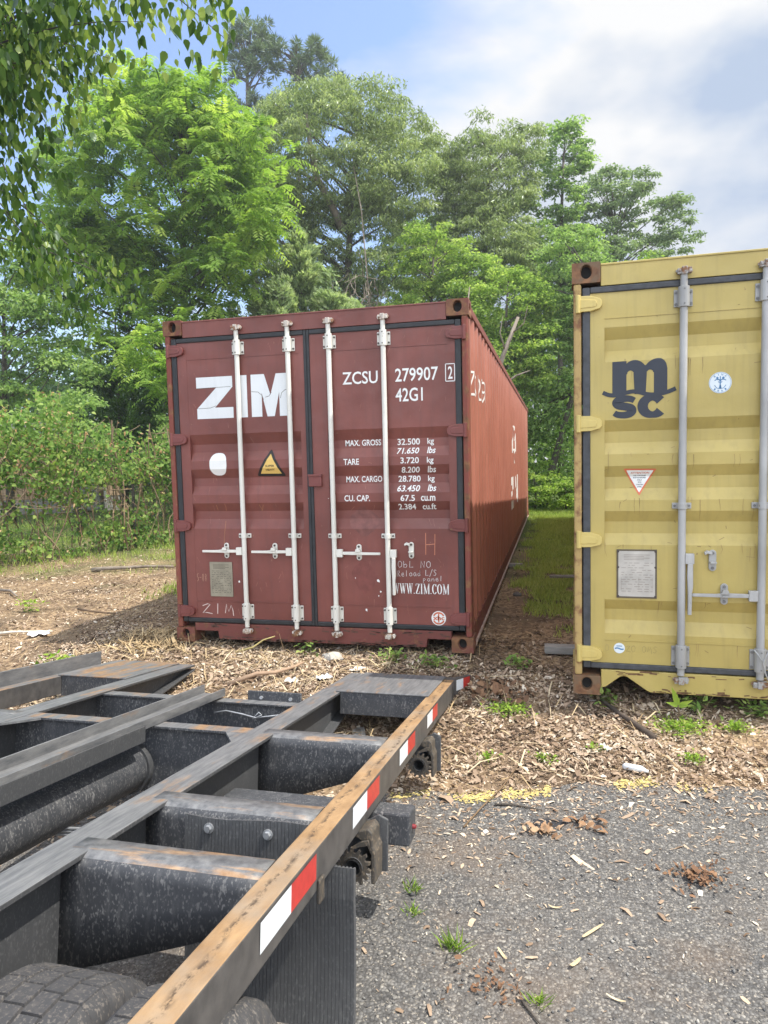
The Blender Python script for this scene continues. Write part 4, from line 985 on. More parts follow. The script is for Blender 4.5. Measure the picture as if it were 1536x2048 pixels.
# tie-down winches hung under the rail: bracket plates, toothed ratchet wheel, drum, pawl
def winch(s0):
    root_ = MB()
    root_.prism([(1.095, -0.117), (1.172, -0.117), (1.205, -0.095), (1.240, -0.110), (1.240, -0.285), (1.095, -0.285)], 'y', s0+0.10, s0+0.112)
    w = root_.build('tie_down_winch', M_TB2, trailer, bevel=0.004)
    m = MB(); m.prism([(1.120, -0.117), (1.168, -0.117), (1.196, -0.108), (1.210, -0.122), (1.213, -0.165), (1.222, -0.185), (1.222, -0.285), (1.208, -0.285), (1.206, -0.190), (1.190, -0.160), (1.160, -0.140), (1.120, -0.140)], 'y', s0-0.004, s0+0.098)
    m.build('winch_bracket', M_STEEL, w, bevel=0.004)
    n = 14; pr = []
    for i in range(n):
        a = 2*math.pi*i/n
        pr += [(a, 0.047), (a+0.10, 0.062), (a+0.24, 0.059), (a+0.26, 0.047)]
    c = (1.152, -0.225); mb = MB()
    outer = [(c[0]+r_*math.cos(-a), c[1]+r_*math.sin(-a)) for a, r_ in pr]; inner = [(c[0]+0.026*math.cos(-a), c[1]+0.026*math.sin(-a)) for a, r_ in pr]; k = len(pr)
    for y0 in (s0-0.030, s0-0.018): mb.v += [(p[0], y0, p[1]) for p in outer]+[(p[0], y0, p[1]) for p in inner]
    for i in range(k):
        j = (i+1) % k
        mb.f += [[i, j, k+j, k+i], [2*k+j, 2*k+i, 3*k+i, 3*k+j], [i, 2*k+i, 2*k+j, j], [k+i, k+j, 3*k+j, 3*k+i]]
    mb.mi = [0]*len(mb.f); mb.build('ratchet_wheel', M_STEEL, w)
    m = MB(); m.tube([(c[0], s0-0.036, c[1]), (c[0], s0+0.10, c[1])], 0.034, 18, cap=False); m.tube([(c[0], s0-0.036, c[1]), (c[0], s0+0.10, c[1])], 0.025, 18, cap=False); m.build('drum', M_TB2, w)
    m = MB(); m.prism([(1.206, -0.150), (1.175, -0.158), (1.140, -0.172), (1.150, -0.160), (1.180, -0.142), (1.204, -0.136)], 'y', s0-0.030, s0-0.018); m.build('pawl', M_STEEL, w)
winch(2.30); winch(3.46)
m = MB(); m.box(1.1685, 1.178, 1.86, 1.90, -0.15, -0.085); m.build('small_bracket', M_STEEL, trailer, bevel=0.003)
# ribbed mud flap bolted to the second outrigger
def mud_flap():
    down = Vector((0, math.sin(TA), -math.cos(TA)))
    path = [(2.036, -0.012), (2.036, -0.115), (2.036, -0.1185), (2.037, -0.21)]
    p0 = Vector((0, 2.037, -0.21))
    for k in range(1, 8): q = p0+down*0.056*k; path.append((q.y-0.006*k*k*0.15, q.z))
    ua, ub, pitch = 0.676, 1.228, 0.0115; pro = []; u = ua
    while u < ub:
        pro += [(u, 0.007), (u+pitch*0.14, 0.0), (u+pitch*0.50, 0.0), (u+pitch*0.66, 0.007)]; u += pitch
    vs = []; fs = []; n = len(pro)
    for r_, (s, w) in enumerate(path):
        for u, o in pro: vs.append((u, s+o-0.006, w+(0.006*math.sin(u*14) if r_ == 0 else 0)))
    for r_ in range(len(path)-1):
        for j in range(n-1):
            if r_ < 2 and pro[j+1][0] > 1.084: continue
            fs.append((r_*n+j, r_*n+j+1, (r_+1)*n+j+1, (r_+1)*n+j))
    m = MB(); m.v = vs; m.f = fs; m.mi = [0]*len(fs); o = m.build('mud_flap', M_FLAP, trailer, recalc=False)
    sol = o.modifiers.new('sheet', 'SOLIDIFY'); sol.thickness = 0.005; sol.offset = -1
    for u, w in ((0.757, -0.048), (0.953, -0.048)):
        m = MB(); m.tube([(u, 2.030, w), (u, 2.022, w)], 0.016, 16); m.tube([(u, 2.023, w), (u, 2.012, w)], 0.0105, 6); m.build('bolt', M_GALV, o)
mud_flap()
# wheels: dual tyres on one axle
WC = TL((0, -3.965, 0.077))
def tyre_mesh(name, u0, width, parent):
    K = 0.755; hw = width/2
    prof = [(-hw*0.80, 0.232), (-hw*0.98, 0.262), (-hw*1.02, 0.320), (-hw*0.93, 0.372), (-hw*0.80, 0.392), (-hw*0.78, 0.394)]
    rib = [-0.77, -0.42, -0.405, -0.375, -0.36, -0.02, -0.005, 0.025, 0.04, 0.36, 0.375, 0.405, 0.42, 0.77]
    deep = {-0.405, -0.375, -0.005, 0.025, 0.375, 0.405}
    prof += [(hw*x, (0.3925 if x in deep else 0.4005-0.004*x*x)) for x in rib]
    prof += [(-a, b) for a, b in reversed(prof[:6])]
    NB = 30; per = 5; vs = []; fs = []; n = len(prof)
    fr = [0.0, 0.88, 0.905, 0.955, 0.98]
    for b in range(NB):
        for q in range(per):
            for j, (x, r_) in enumerate(prof):
                row = 0 if x < -0.37*hw else (1 if x < 0.03*hw else (2 if x < .41*hw else 3))
                a = 2*math.pi*(b+fr[q]+0.27*row)/NB
                rr_ = r_
                if q in (2, 3) and abs(x) < 0.95*hw and r_ > 0.37: rr_ = min(r_, 0.3915 if r_ > .39 else r_-0.005)
                vs.append((u0+x, WC.y+rr_*K*math.cos(a), WC.z+rr_*K*math.sin(a)))
    T = NB*per
    for i in range(T):
        for j in range(n-1): fs.append((i*n+j, i*n+j+1, ((i+1) % T)*n+j+1, ((i+1) % T)*n+j))
    m = MB(); m.v = vs; m.f = fs; m.mi = [0]*len(fs); o = m.build(name, M_TYRE, parent, smooth=True)
    e = o.modifiers.new('edges', 'EDGE_SPLIT'); e.split_angle = R(35)
    return o
def wheel(u0):
    m = MB(); n = 36; vs = []; pr = [(-0.08, 0.236), (-0.085, 0.205), (-0.02, 0.185), (0.03, 0.15), (0.03, 0.05), (0.05, 0.04), (0.03, 0.15), (0.085, 0.205), (0.08, 0.236)]
    pr = [(-0.08, 0.236), (-0.085, 0.212), (-0.03, 0.195), (-0.02, 0.02), (0.02, 0.02), (0.03, 0.195), (0.085, 0.212), (0.08, 0.236)]
    for i in range(n):
        a = 2*math.pi*i/n; vs += [(u0+x, WC.y+r_*.725*math.cos(a), WC.z+r_*.725*math.sin(a)) for x, r_ in pr]
    k = len(pr); fs = [(i*k+j, i*k+j+1, ((i+1) % n)*k+j+1, ((i+1) % n)*k+j) for i in range(n) for j in range(k-1)]
    m.v = vs; m.f = fs; m.mi = [0]*len(fs); w = m.build('wheel', M_TB2, trailer, smooth=False)
    tyre_mesh('tyre', u0, 0.285, w); return w
for u in (0.762, 1.066): wheel(u); wheel(mir(u))
m = MB(); m.tube([(1.0, WC.y, WC.z), (mir(1.0), WC.y, WC.z)], 0.06, 16); m.build('axle', M_TB2, trailer)

# ------------------------------------------------------------------ vegetation
LEAF = {
 'ail':  m_leaf('ailanthus leaf', (0.080, 0.150, 0.030), (0.235, 0.360, 0.065), (0.48, 0.56, 0.14), 0.58, 0.5, 0.05),
 'oak':  m_leaf('willow oak leaf', (0.095, 0.135, 0.052), (0.245, 0.310, 0.120), (0.47, 0.52, 0.26), 0.50, 0.5, 0.07),
 'lime': m_leaf('bright leaf', (0.090, 0.160, 0.036), (0.250, 0.360, 0.080), (0.47, 0.55, 0.16), 0.56, 0.5, 0.05),
 'mid':  m_leaf('mid green leaf', (0.085, 0.145, 0.048), (0.220, 0.335, 0.105), (0.41, 0.51, 0.19), 0.54, 0.5, 0.05),
 'far':  m_leaf('greyish far leaf', (0.095, 0.145, 0.072), (0.205, 0.280, 0.135), (0.34, 0.41, 0.22), 0.46, 0.5, 0.05),
 'dark': m_leaf('dark leaf', (0.026, 0.060, 0.018), (0.065, 0.130, 0.034), (0.14, 0.23, 0.055), 0.36, 0.5, 0.05),
 'pine': m_leaf('pine needle', (0.065, 0.105, 0.052), (0.135, 0.190, 0.088), (0.25, 0.31, 0.16), 0.25, 0.5, 0.05),
 'cedar': m_leaf('cedar spray', (0.11, 0.16, 0.072), (0.31, 0.40, 0.19), (0.54, 0.60, 0.34), 0.38, 0.5, 0.04),
 'near': m_leaf('heart leaf', (0.040, 0.088, 0.020), (0.140, 0.235, 0.050), (0.40, 0.49, 0.13), 0.52, 0.55, 0.03),
 'vine': m_leaf('vine leaf', (0.065, 0.135, 0.034), (0.195, 0.320, 0.080), (0.43, 0.52, 0.16), 0.50, 0.5, 0.05),
 'dry':  m_leaf('dry leaf', (0.20, 0.115, 0.055), (0.42, 0.27, 0.13), (0.62, 0.47, 0.28), 0.25, 0.6, 0.03),
 'grass': m_leaf('grass blade', (0.20, 0.28, 0.065), (0.43, 0.53, 0.14), (0.62, 0.64, 0.28), 0.5, 0.5, 0.04),
 'weed': m_leaf('weed leaf', (0.09, 0.18, 0.022), (0.21, 0.34, 0.045), (0.40, 0.50, 0.09), 0.40, 0.5, 0.05),
}
t_ = NT('grey bark'); M_BARK = t_.finish(t_.mix(t_.ramp(t_.noise(14, 7, 0.65, (1, 1, 0.2)), (0.3, 0), (0.7, 1)), (0.035, 0.028, 0.022), (0.13, 0.11, 0.09)), 0.9, normal=t_.bump(t_.noise(20, 6, 0.6, (1, 1, 0.2)), 0.6, 0.03))
t_ = NT('pale dead wood'); M_DEAD = t_.finish(t_.mix(t_.ramp(t_.noise(10, 7, 0.65, (1, 1, 0.2)), (0.3, 0), (0.7, 1)), (0.12, 0.095, 0.072), (0.31, 0.26, 0.21)), 0.9)
M_STEM = m_plain('brown stem', (0.16, 0.105, 0.06), 0.8, var=0.4)

def pts_in(ells, n, shell=0.45):
    w = np.array([e[3]*e[4]*e[5] for e in ells]); k = rng.choice(len(ells), n, p=w/w.sum()); E = np.array(ells)[k]
    d = rdir(n); r_ = (shell+(1-shell)*rng.random(n))**(1/2.0)
    return E[:, :3]+d*E[:, 3:6]*r_[:, None]
def simple_leaves(C, rc, per, L, asp, droop=0.35, up=0.8, flat=0.7, tj=0.20):
    n = len(C)*per; c = np.repeat(C, per, 0); r_ = np.repeat(rc, per)[:, None]
    d = rdir(n); d[:, 2] = np.abs(d[:, 2])*1.0-0.35; P = c+d*r_*(rng.random((n, 1))**0.45)*np.array([1, 1, flat])
    ax = rdir(n); ax[:, 2] = ax[:, 2]*0.5-droop; nr = rdir(n)*0.75+np.array([0.22, -0.08, up])
    l = L*rng.uniform(0.6, 1.25, n); tint = np.clip(np.repeat(rng.uniform(0.22, 0.72, len(C)), per)+rng.normal(0, tj, n), 0, 1)
    return leaf_arrays(P, ax, nr, l, l*asp, tint)
def frond_leaves(C, per, fl, nl, L, asp):
    """compound leaves: arching fronds with paired leaflets, in whorls at each twig end"""
    n = len(C)*per; a = np.tile(np.arange(per)*2*np.pi/per, len(C))+rng.uniform(0, 1.2, n); el = rng.uniform(-0.55, 1.25, n)
    d = np.stack([np.cos(a)*np.cos(el), np.sin(a)*np.cos(el), np.sin(el)], -1); S_ = np.repeat(C, per, 0)+rng.normal(0, 0.05, (n, 3)); ln = fl*rng.uniform(0.65, 1.2, n)
    t = (np.arange(nl)+1.2)/(nl+0.4); Ps = []; As = []; Ns = []; Ls = []; Ts = []
    tint = np.clip(np.repeat(rng.uniform(0.15, 0.75, len(C)), per)+rng.normal(0, 0.10, n), 0, 1)
    side = unit(np.cross(d, np.array([0, 0, 1.0])))
    for tt in t:
        p = S_+d*(ln*tt)[:, None]; p[:, 2] -= 0.42*ln*tt**2.2
        tg = unit(d+np.array([0, 0, -1.0])*(0.92*tt**1.2)); nr = unit(np.cross(side, tg))
        for sg in (-1, 1):
            Ps.append(p); As.append(unit(side*sg+tg*0.45+np.array([0, 0, -0.30])+rng.normal(0, .10, p.shape))); Ns.append(nr+rng.normal(0, .15, p.shape)); Ls.append(L*(1.05-0.45*abs(tt-0.45))*rng.uniform(.85, 1.15, n)); Ts.append(np.clip(tint+rng.normal(0, .06, n), 0, 1))
    Ls = np.concatenate(Ls); return leaf_arrays(np.concatenate(Ps), np.concatenate(As), np.concatenate(Ns), Ls, Ls*asp, np.concatenate(Ts), 0.06)

def skeleton(mb, trunk, C, k, r0, frac=0.35):
    """tapered trunk polyline plus curved limbs to a share of the clump centres"""
    T = np.array(trunk, float); n = len(T)
    mb.tube(T, [r0*(1-0.72*i/(n-1)) for i in range(n)], 10)
    idx = rng.permutation(len(C))[:k]
    for i in idx:
        c = C[i]; hz = np.linalg.norm(c[:2]-T[:, :2].mean(0)); zt = np.clip(c[2]-hz*rng.uniform(0.45, 0.95), T[0, 2]+(T[-1, 2]-T[0, 2])*frac, T[-1, 2]-0.05)
        j = np.searchsorted(T[:, 2], zt)-1; j = max(0, min(j, n-2)); f = (zt-T[j, 2])/max(T[j+1, 2]-T[j, 2], 1e-6)
        a = T[j]+(T[j+1]-T[j])*f; mid = (a+c)/2+np.array([rng.normal(0, .12), rng.normal(0, .12), 0.12*hz])
        rb = r0*rng.uniform(0.14, 0.30); pl = [a*(1-s)**2+mid*2*s*(1-s)+c*s*s for s in np.linspace(0, 1, 6)]
        mb.tube(pl, [rb*(1-0.85*s) for s in np.linspace(0, 1, 6)], 5, cap=False)
def tree(name, label, cat, trunk, ells, nc, kind, mat, r0=0.16, limbs=60, group=None, shell=0.4, bark=None, frac=.35, **kw):
    base = Vector(trunk[0]); root = empty(name, base); tag(root, label, cat, group)
    off = np.array(base); ells = [(e[0]-off[0], e[1]-off[1], e[2]-off[2], *e[3:]) for e in ells]; tr = [tuple(np.array(p)-off) for p in trunk]
    C = pts_in(ells, nc, shell)
    mb = MB(); skeleton(mb, tr, C, limbs, r0, frac); mb.build('trunk', bark or M_BARK, root, smooth=True, recalc=False)
    if kind == 'frond': V, F, T = frond_leaves(C, **kw)
    else: V, F, T = simple_leaves(C, rng.uniform(0.6, 1.25, nc)*kw.pop('rc'), **kw)
    np_mesh('crown', V, F, LEAF[mat], root, T); return root

# bright compound-leaved tree left of the red container
tree('ailanthus_tree', 'tall bright green tree with feathery compound leaves, left behind the red container', 'tree',
     [(-8.55, 13, -0.1), (-8.45, 13, 2.5), (-8.3, 13, 5), (-8.2, 13, 7.5), (-8.0, 12.9, 10)],
     [(-9.0, 13, 9.0, 3.2, 2.6, 2.8), (-7.6, 12.6, 10.6, 1.6, 1.6, 1.4), (-5.9, 12.3, 8.6, 1.5, 1.5, 1.7), (-10.8, 12.4, 7.0, 2.1, 1.8, 1.4), (-6.8, 12.0, 6.2, 1.5, 1.2, 1.0), (-8.8, 12, 5.2, 2.2, 1.4, 1.3), (-9.0, 12.6, 10.9, 1.7, 1.6, 1.2)],
     600, 'frond', 'ail', r0=0.17, limbs=80, per=7, fl=0.70, nl=9, L=0.185, asp=0.36)
tree('ailanthus_tree', 'young low compound-leaved tree peeking over the left end of the red container roof', 'tree',
     [(-6.1, 9.5, -0.1), (-6.0, 9.5, 1.8), (-5.9, 9.5, 3.6)], [(-6.2, 9.5, 3.5, 1.1, 0.8, 0.7), (-5.0, 9.6, 3.95, 0.7, 0.5, 0.45), (-7.3, 9.6, 3.9, 0.9, 0.6, 0.7)], 46, 'frond', 'ail', r0=0.05, limbs=16, per=7, fl=0.60, nl=9, L=0.15, asp=0.36)
# willow oak
oak = tree('willow_oak', 'large grey-green narrow-leaved tree with a forked dark trunk, above the middle of the red container', 'tree',
     [(-5.4, 19, -0.1), (-5.3, 19, 4), (-5.2, 19, 7.8), (-5.0, 19, 10.2), (-4.6, 19, 12.6)],
     [(-5.6, 19, 12.0, 3.5, 2.6, 2.5), (-3.4, 18.6, 11.2, 1.7, 1.6, 1.8), (-8.2, 19, 9.6, 1.9, 1.8, 2.4), (-5.2, 19.4, 9.0, 3.0, 1.8, 1.7), (-7.6, 18.6, 12.2, 1.8, 1.6, 1.6), (-4.4, 18.6, 13.4, 1.6, 1.4, 1.1), (-3.2, 18.4, 7.6, 1.8, 1.2, 1.4), (-6.8, 19, 7.6, 2.3, 1.5, 1.6), (-4.6, 19.6, 6.2, 2.6, 1.5, 1.6)],
     1000, 'simple', 'oak', r0=0.21, limbs=80, rc=0.55, per=105, L=0.165, asp=0.27, droop=0.7, up=0.5)
m = MB(); o5 = Vector((-5.4, 19, -0.1))
m.tube([Vector(p)-o5 for p in ((-5.18, 18.6, 9.3), (-5.5, 18.2, 10.2), (-5.85, 17.9, 10.9), (-5.95, 17.6, 11.8), (-6.02, 17.5, 12.9))], [0.13, 0.12, 0.11, 0.09, 0.03], 8); m.tube([Vector(p)-o5 for p in ((-5.75, 17.95, 10.75), (-6.2, 17.5, 10.95))], [0.09, 0.05], 8)
m.build('dead_limb', M_DEAD, oak, smooth=True)
# pines behind
for lab, bx, tops in (('taller dark pine with the highest tufted top, behind the bright tree', -13.6, [(-13.3, 30, 23.2, 1.35, 1.1, 1.3), (-14.5, 30, 22.0, 1.0, 1, 0.7), (-12.5, 30, 21.8, 1.2, 1, 0.9), (-13.6, 30, 19.4, 2.0, 1.4, 0.9)]),
                      ('second dark pine with a ragged top, right of the tallest pine', -10.9, [(-11.2, 30, 22.2, 0.9, 0.8, 1.0), (-10.1, 30, 21.6, 1.0, 0.9, 1.1), (-9.1, 30, 20.7, 0.9, 0.8, 0.8), (-11.2, 30, 19.2, 1.9, 1.2, 0.9)])):
    root = empty('pine_tree', (bx, 30, -0.1)); tag(root, lab, 'tree', 'pines on the skyline')
    ells = [(e[0]-bx, 0, e[2]+0.1, *e[3:]) for e in tops]; C = pts_in(ells, 120, 0.3); mb = MB(); skeleton(mb, [(0, 0, 0), (0.1, 0, 9), (0.0, 0, 18), (0.1, 0, 22)], C, 60, 0.26, 0.7); mb.build('trunk', M_BARK, root, smooth=True, recalc=False)
    n = len(C)*70; c = np.repeat(C, 70, 0); d = rdir(n); d[:, 2] = d[:, 2]*0.8+0.25
    V, F, T = leaf_arrays(c+d*0.10, d+rng.normal(0, .1, d.shape), rdir(n), rng.uniform(0.22, 0.42, n), np.full(n, 0.05), np.clip(np.repeat(rng.uniform(.2, .7, len(C)), 70)+rng.normal(0, .15, n), 0, 1)); np_mesh('crown', V, F, LEAF['pine'], root, T)
# red cedar: several pointed spires
def cedar(label, base, spires, n, mat='cedar', size=0.10):
    root = empty('cedar_tree', base); tag(root, label, 'tree'); b = np.array(base); Ps = []; Ax = []; Ti = []; mb = MB(); mb.tube([(0, 0, 0), (0, 0, spires[0][2]-base[2]-0.3)], [0.14, 0.02], 8)
    tot = sum(s[3]**2*s[4] for s in spires)
    for (x, y, z, r_, h) in spires:
        k = int(n*r_*r_*h/tot); nb = max(10, k//110)
        hb = h*(1-rng.random(nb)**0.62); az = rng.uniform(0, 6.283, nb); rad = r_*(1-hb/h)**0.75*rng.uniform(0.55, 1.12, nb)+0.05
        tip = np.stack([x+rad*np.cos(az), y+rad*np.sin(az), z-h+hb+rad*0.35], -1)-b; root_ = np.stack([np.full(nb, x), np.full(nb, y), z-h+hb-rad*0.15], -1)-b
        i = np.repeat(np.arange(nb), 110); f = rng.random(len(i))**0.6; p = root_[i]+(tip-root_)[i]*f[:, None]; p += rdir(len(i))*(0.20*(1.15-f)+0.05)[:, None]*np.array([1, 1, .8])
        Ps.append(p); Ax.append(unit((tip-root_)[i])+rdir(len(i))*0.7+np.array([0, 0, 0.45])); Ti.append(np.clip(0.18+0.55*f+rng.normal(0, .18, len(i))+np.repeat(rng.normal(0, .12, nb), 110), 0, 1))
        mb.tube([(x-b[0], y-b[1], z-h*.8-b[2]), (x-b[0], y-b[1], z-b[2]-.1)], [0.05, 0.01], 6)
    P = np.concatenate(Ps); n_ = len(P); V, F, T = leaf_arrays(P, np.concatenate(Ax), rdir(n_)*.7+np.array([.35, -.25, .7]), rng.uniform(.6, 1.3, n_)*size, rng.uniform(.28, .5, n_)*size, np.concatenate(Ti))
    mb.build('trunk', M_BARK, root, smooth=True, recalc=False); np_mesh('crown', V, F, LEAF[mat], root, T)
cedar('pale green cedar with pointed sprays, rising just behind the red container roof', (-5.1, 14, -0.1), [(-5.1, 14, 7.9, 1.5, 4.6), (-6.1, 13.7, 6.7, 1.1, 3.3), (-4.1, 13.7, 6.7, 1.2, 3.3), (-3.5, 13.9, 6.0, 0.9, 2.6), (-7.0, 13.8, 6.1, 0.9, 3.0), (-5.5, 13.1, 6.3, 1.0, 2.6)], 48000, 'cedar', 0.17)
cedar('dark evergreen with drooping boughs above the vine-covered fence', (-9.8, 12, -0.1), [(-9.4, 12, 5.8, 1.7, 4.6), (-10.6, 12.4, 5.2, 1.4, 4.2), (-8.3, 11.8, 4.6, 1.1, 3.6)], 19000, 'dark', 0.13)
# right-hand group
oak2 = tree('willow_oak', 'slender grey-green tree with a pointed top, right of the large forked tree', 'tree', [(-0.8, 21, -0.1), (-0.8, 21, 5), (-0.6, 21, 9), (-0.3, 21, 12.6)],
     [(-0.6, 21, 11.4, 2.0, 1.5, 1.7), (-2.2, 21, 12.2, 1.1, 1.0, 1.0), (0.9, 21.2, 12.6, .7, .7, .8), (-0.25, 21, 13.2, 0.7, 0.7, 0.8), (-1.7, 20.8, 10.8, 1.2, 1.1, 1.5), (-0.8, 20.5, 8.8, 2.2, 1.4, 1.6), (0.2, 20.6, 9.6, 1.0, 1, 1.5)], 560, 'simple', 'oak', r0=0.14, limbs=46, rc=0.46, per=95, L=0.16, asp=0.27, droop=0.7, up=0.5)
tree('maple_tree', 'light green tree with a tall narrow top against the cloud, between the two containers', 'tree', [(2.1, 23, -0.1), (2.1, 23, 5), (2.1, 23, 9), (2.25, 23, 12.8)],
     [(2.3, 23, 12.9, 1.05, 1.0, 1.2), (2.2, 23, 11.0, 0.8, 0.8, 0.9), (1.9, 22.8, 9.0, 1.9, 1.5, 1.5), (1.3, 22.6, 11.2, .7, .7, 1.1), (2.9, 22.6, 7.2, 1.6, 1.3, 1.4)], 300, 'simple', 'mid', r0=0.14, limbs=44, rc=0.44, per=90, L=0.15, asp=0.55)
tree('spreading_tree', 'wide flat-topped greyish tree with bare forks, far right behind the yellow container', 'tree', [(4.6, 26, -0.1), (4.6, 26, 4.5), (4.3, 26, 7.8), (4.4, 26, 10.8)],
     [(4.4, 26, 12.2, 1.7, 1.4, .9), (5.9, 26, 10.9, 1.5, 1.3, 1.0), (6.7, 26, 9.9, 0.9, .9, 0.6), (3.4, 25.6, 10.4, 1.4, 1.2, 1.2), (4.6, 25.5, 9.3, 1.9, 1.4, 1.0), (3.4, 25.4, 8.0, 1.6, 1.3, 1.2)], 320, 'simple', 'far', r0=0.17, limbs=60, rc=0.42, per=85, L=0.16, asp=0.45)
tree('young_tree', 'yellow-green sapling crown showing just above the yellow container roof', 'tree', [(3.95, 15, -0.1), (3.95, 15, 3), (3.95, 15, 6)], [(3.6, 15, 6.0, 0.9, .8, .62), (4.4, 15, 6.1, 0.75, .7, .6)], 46, 'simple', 'lime', r0=0.06, limbs=16, rc=0.34, per=85, L=0.12, asp=0.5)
tree('young_tree', 'bright yellow-green young tree in front of the slender grey-green tree', 'tree', [(-1.7, 17, -0.1), (-1.75, 17, 3), (-1.9, 17, 6.4), (-1.8, 17, 7.8)], [(-1.9, 17, 7.6, 1.4, 1.1, 1.1), (-0.5, 16.8, 6.6, 1.2, 1, 1.2), (-2.4, 16.8, 5.7, 1.3, 1, 1.0), (-1.0, 16.8, 5.0, 1.4, 1.0, 1.0)], 240, 'simple', 'lime', r0=0.10, limbs=40, rc=0.42, per=85, L=0.13, asp=0.5)
tree('young_tree', 'leafy green young tree directly behind the back end of the red container', 'tree', [(0.5, 15.3, -0.1), (0.55, 15.3, 2.5), (0.5, 15.3, 5), (0.6, 15.3, 6.4)], [(0.6, 15.4, 5.6, 1.3, 1.0, 1.2), (0.2, 15.0, 4.0, 1.2, .9, 1.0), (1.3, 15.1, 4.3, .8, .8, 1.1)], 190, 'simple', 'lime', r0=0.08, limbs=34, rc=0.40, per=85, L=0.115, asp=0.5)
tree('young_tree', 'leaning dark-trunked tree in the gap between the two containers', 'tree', [(1.5, 15.6, -0.1), (1.75, 15.6, 1.0), (2.2, 15.6, 2.6), (2.7, 15.8, 4.3), (2.8, 15.8, 6.6)], [(2.3, 16, 6.6, 1.2, 1, 1.4), (1.8, 15.9, 4.3, 1.0, .9, 1.2), (2.9, 15.8, 5.0, 1.0, .9, 1.2), (1.5, 16.3, 2.6, .9, .8, .9)], 200, 'simple', 'mid', r0=0.13, limbs=34, rc=0.40, per=85, L=0.12, asp=0.5, frac=.5)
for i, (lab, x, y, r_, h) in enumerate((('low leafy bush at the end of the grass strip between the containers', 2.1, 13.9, .75, .75), ('taller pale bush behind the grass strip, beside the red container back corner', 1.3, 14.5, .8, 1.25), ('dim green bush behind the yellow container left edge', 2.9, 14.4, .8, 1.4))):
    tree('bush', lab, 'bush', [(x, y, -0.1), (x+.03, y, .25), (x, y, h*.8)], [(x, y, h*.55, r_, .7, h*.55)], 44, 'simple', 'lime' if i < 2 else 'mid', r0=0.03, limbs=20, rc=0.25, per=60, L=0.085, asp=0.6, group='bushes at the back of the gap', frac=.1)
# leafy trees at the left edge
tree('broadleaf_tree', 'leafy green tree at the left edge behind the fence', 'tree', [(-12.2, 10.5, -0.1), (-12.2, 10.5, 3), (-12.0, 10.5, 6)], [(-12, 10.5, 4.6, 1.9, 1.4, 1.5), (-10.6, 10.2, 3.6, 1.5, 1, 1.0), (-12.4, 10.5, 6.6, 1.4, 1.2, 1.2), (-11.0, 10, 5.0, 1.0, .9, .8)], 170, 'simple', 'mid', r0=0.12, limbs=40, rc=0.42, per=80, L=0.12, asp=0.55)
tree('broadleaf_tree', 'dense mid-green tree filling the wall of leaves between the forked tree and the slender one', 'tree', [(-3.0, 22.5, -.1), (-3, 22.5, 4), (-2.8, 22.5, 8.5)], [(-3.2, 22.5, 9.2, 1.8, 1.2, 1.8), (-2.4, 22.3, 6.6, 2.2, 1.2, 1.8), (-.6, 22.6, 7.0, 1.6, 1.1, 1.6)], 260, 'simple', 'mid', r0=.13, limbs=30, rc=.45, per=85, L=.14, asp=.5)
tree('broadleaf_tree', 'dense mid-green tree low behind the gap, left of the spreading tree', 'tree', [(2.7, 24, -.1), (2.7, 24, 4), (2.6, 24, 8)], [(2.4, 24, 8.2, 2.0, 1.2, 1.9), (1.2, 23.6, 6.4, 1.7, 1.1, 1.7), (3.6, 24, 6.2, 1.6, 1.1, 1.6)], 260, 'simple', 'mid', r0=.13, limbs=30, rc=.45, per=85, L=.14, asp=.5)
for lab, x, y, z, r_ in (('tall leafy shrub behind the vines at the far left', -8.3, 4.6, 2.5, 1.0), ('leafy shrub behind the middle of the vines', -7.9, 7.6, 2.2, .95), ('leafy shrub behind the right end of the vines', -6.7, 10.6, 2.3, 1.0)):
    tree('shrub', lab, 'shrub', [(x, y, -.1), (x, y, 1), (x+.05, y, z)], [(x, y, z, r_, .8, .8), (x-.8, y+.6, z-.2, .8, .7, .7), (x+.5, y+.5, z-.6, .7, .6, .6)], 80, 'simple', 'lime' if y < 7 else 'mid', r0=.05, limbs=24, rc=.30, per=70, L=.085, asp=.6)
# dead trunks and a hanging tangle
def snag(label, name, cat, polys, mat=M_DEAD):
    b = Vector(polys[0][0][0]); root = empty(name, b); tag(root, label, cat)
    for k, (pts, rad) in enumerate(polys):
        m = MB(); m.tube([Vector(p)-b for p in pts], rad, 7); m.build('trunk' if k == 0 else 'branch', mat, root, smooth=True)
snag('thick pale dead trunk leaning right, behind the red container back corner', 'dead_tree', 'dead tree', [([(-0.3, 13.2, -0.1), (0.05, 13.2, 2.2), (0.55, 13.3, 4.0), (0.95, 13.4, 5.0)], [.075, .07, .06, .04]), ([(0.30, 13.25, 3.1), (0.9, 13.2, 3.5), (1.25, 13.1, 3.6)], [.035, .025, .01]), ([(.62, 13.3, 4.15), (.5, 13.2, 4.6), (.58, 13.1, 5.0)], [.025, .015, .006]), ([(.8, 13.35, 4.6), (1.1, 13.2, 4.8), (1.2, 13.1, 5.2)], [.022, .014, .005])])
snag('thin pale dead trunk with crooked twigs, left of the thick leaning one', 'dead_tree', 'dead tree', [([(-0.7, 14.0, -0.1), (-0.62, 14, 2.8), (-0.55, 14, 4.4), (-0.35, 14, 6.0)], [.05, .045, .035, .015]), ([(-0.57, 14, 4.2), (-1.0, 13.9, 4.75), (-1.4, 13.9, 4.9), (-1.55, 13.9, 5.3)], [.035, .03, .02, .01]), ([(-0.6, 14, 3.6), (-0.2, 13.9, 4.2), (-0.25, 13.9, 4.9)], [.03, .02, .01])])
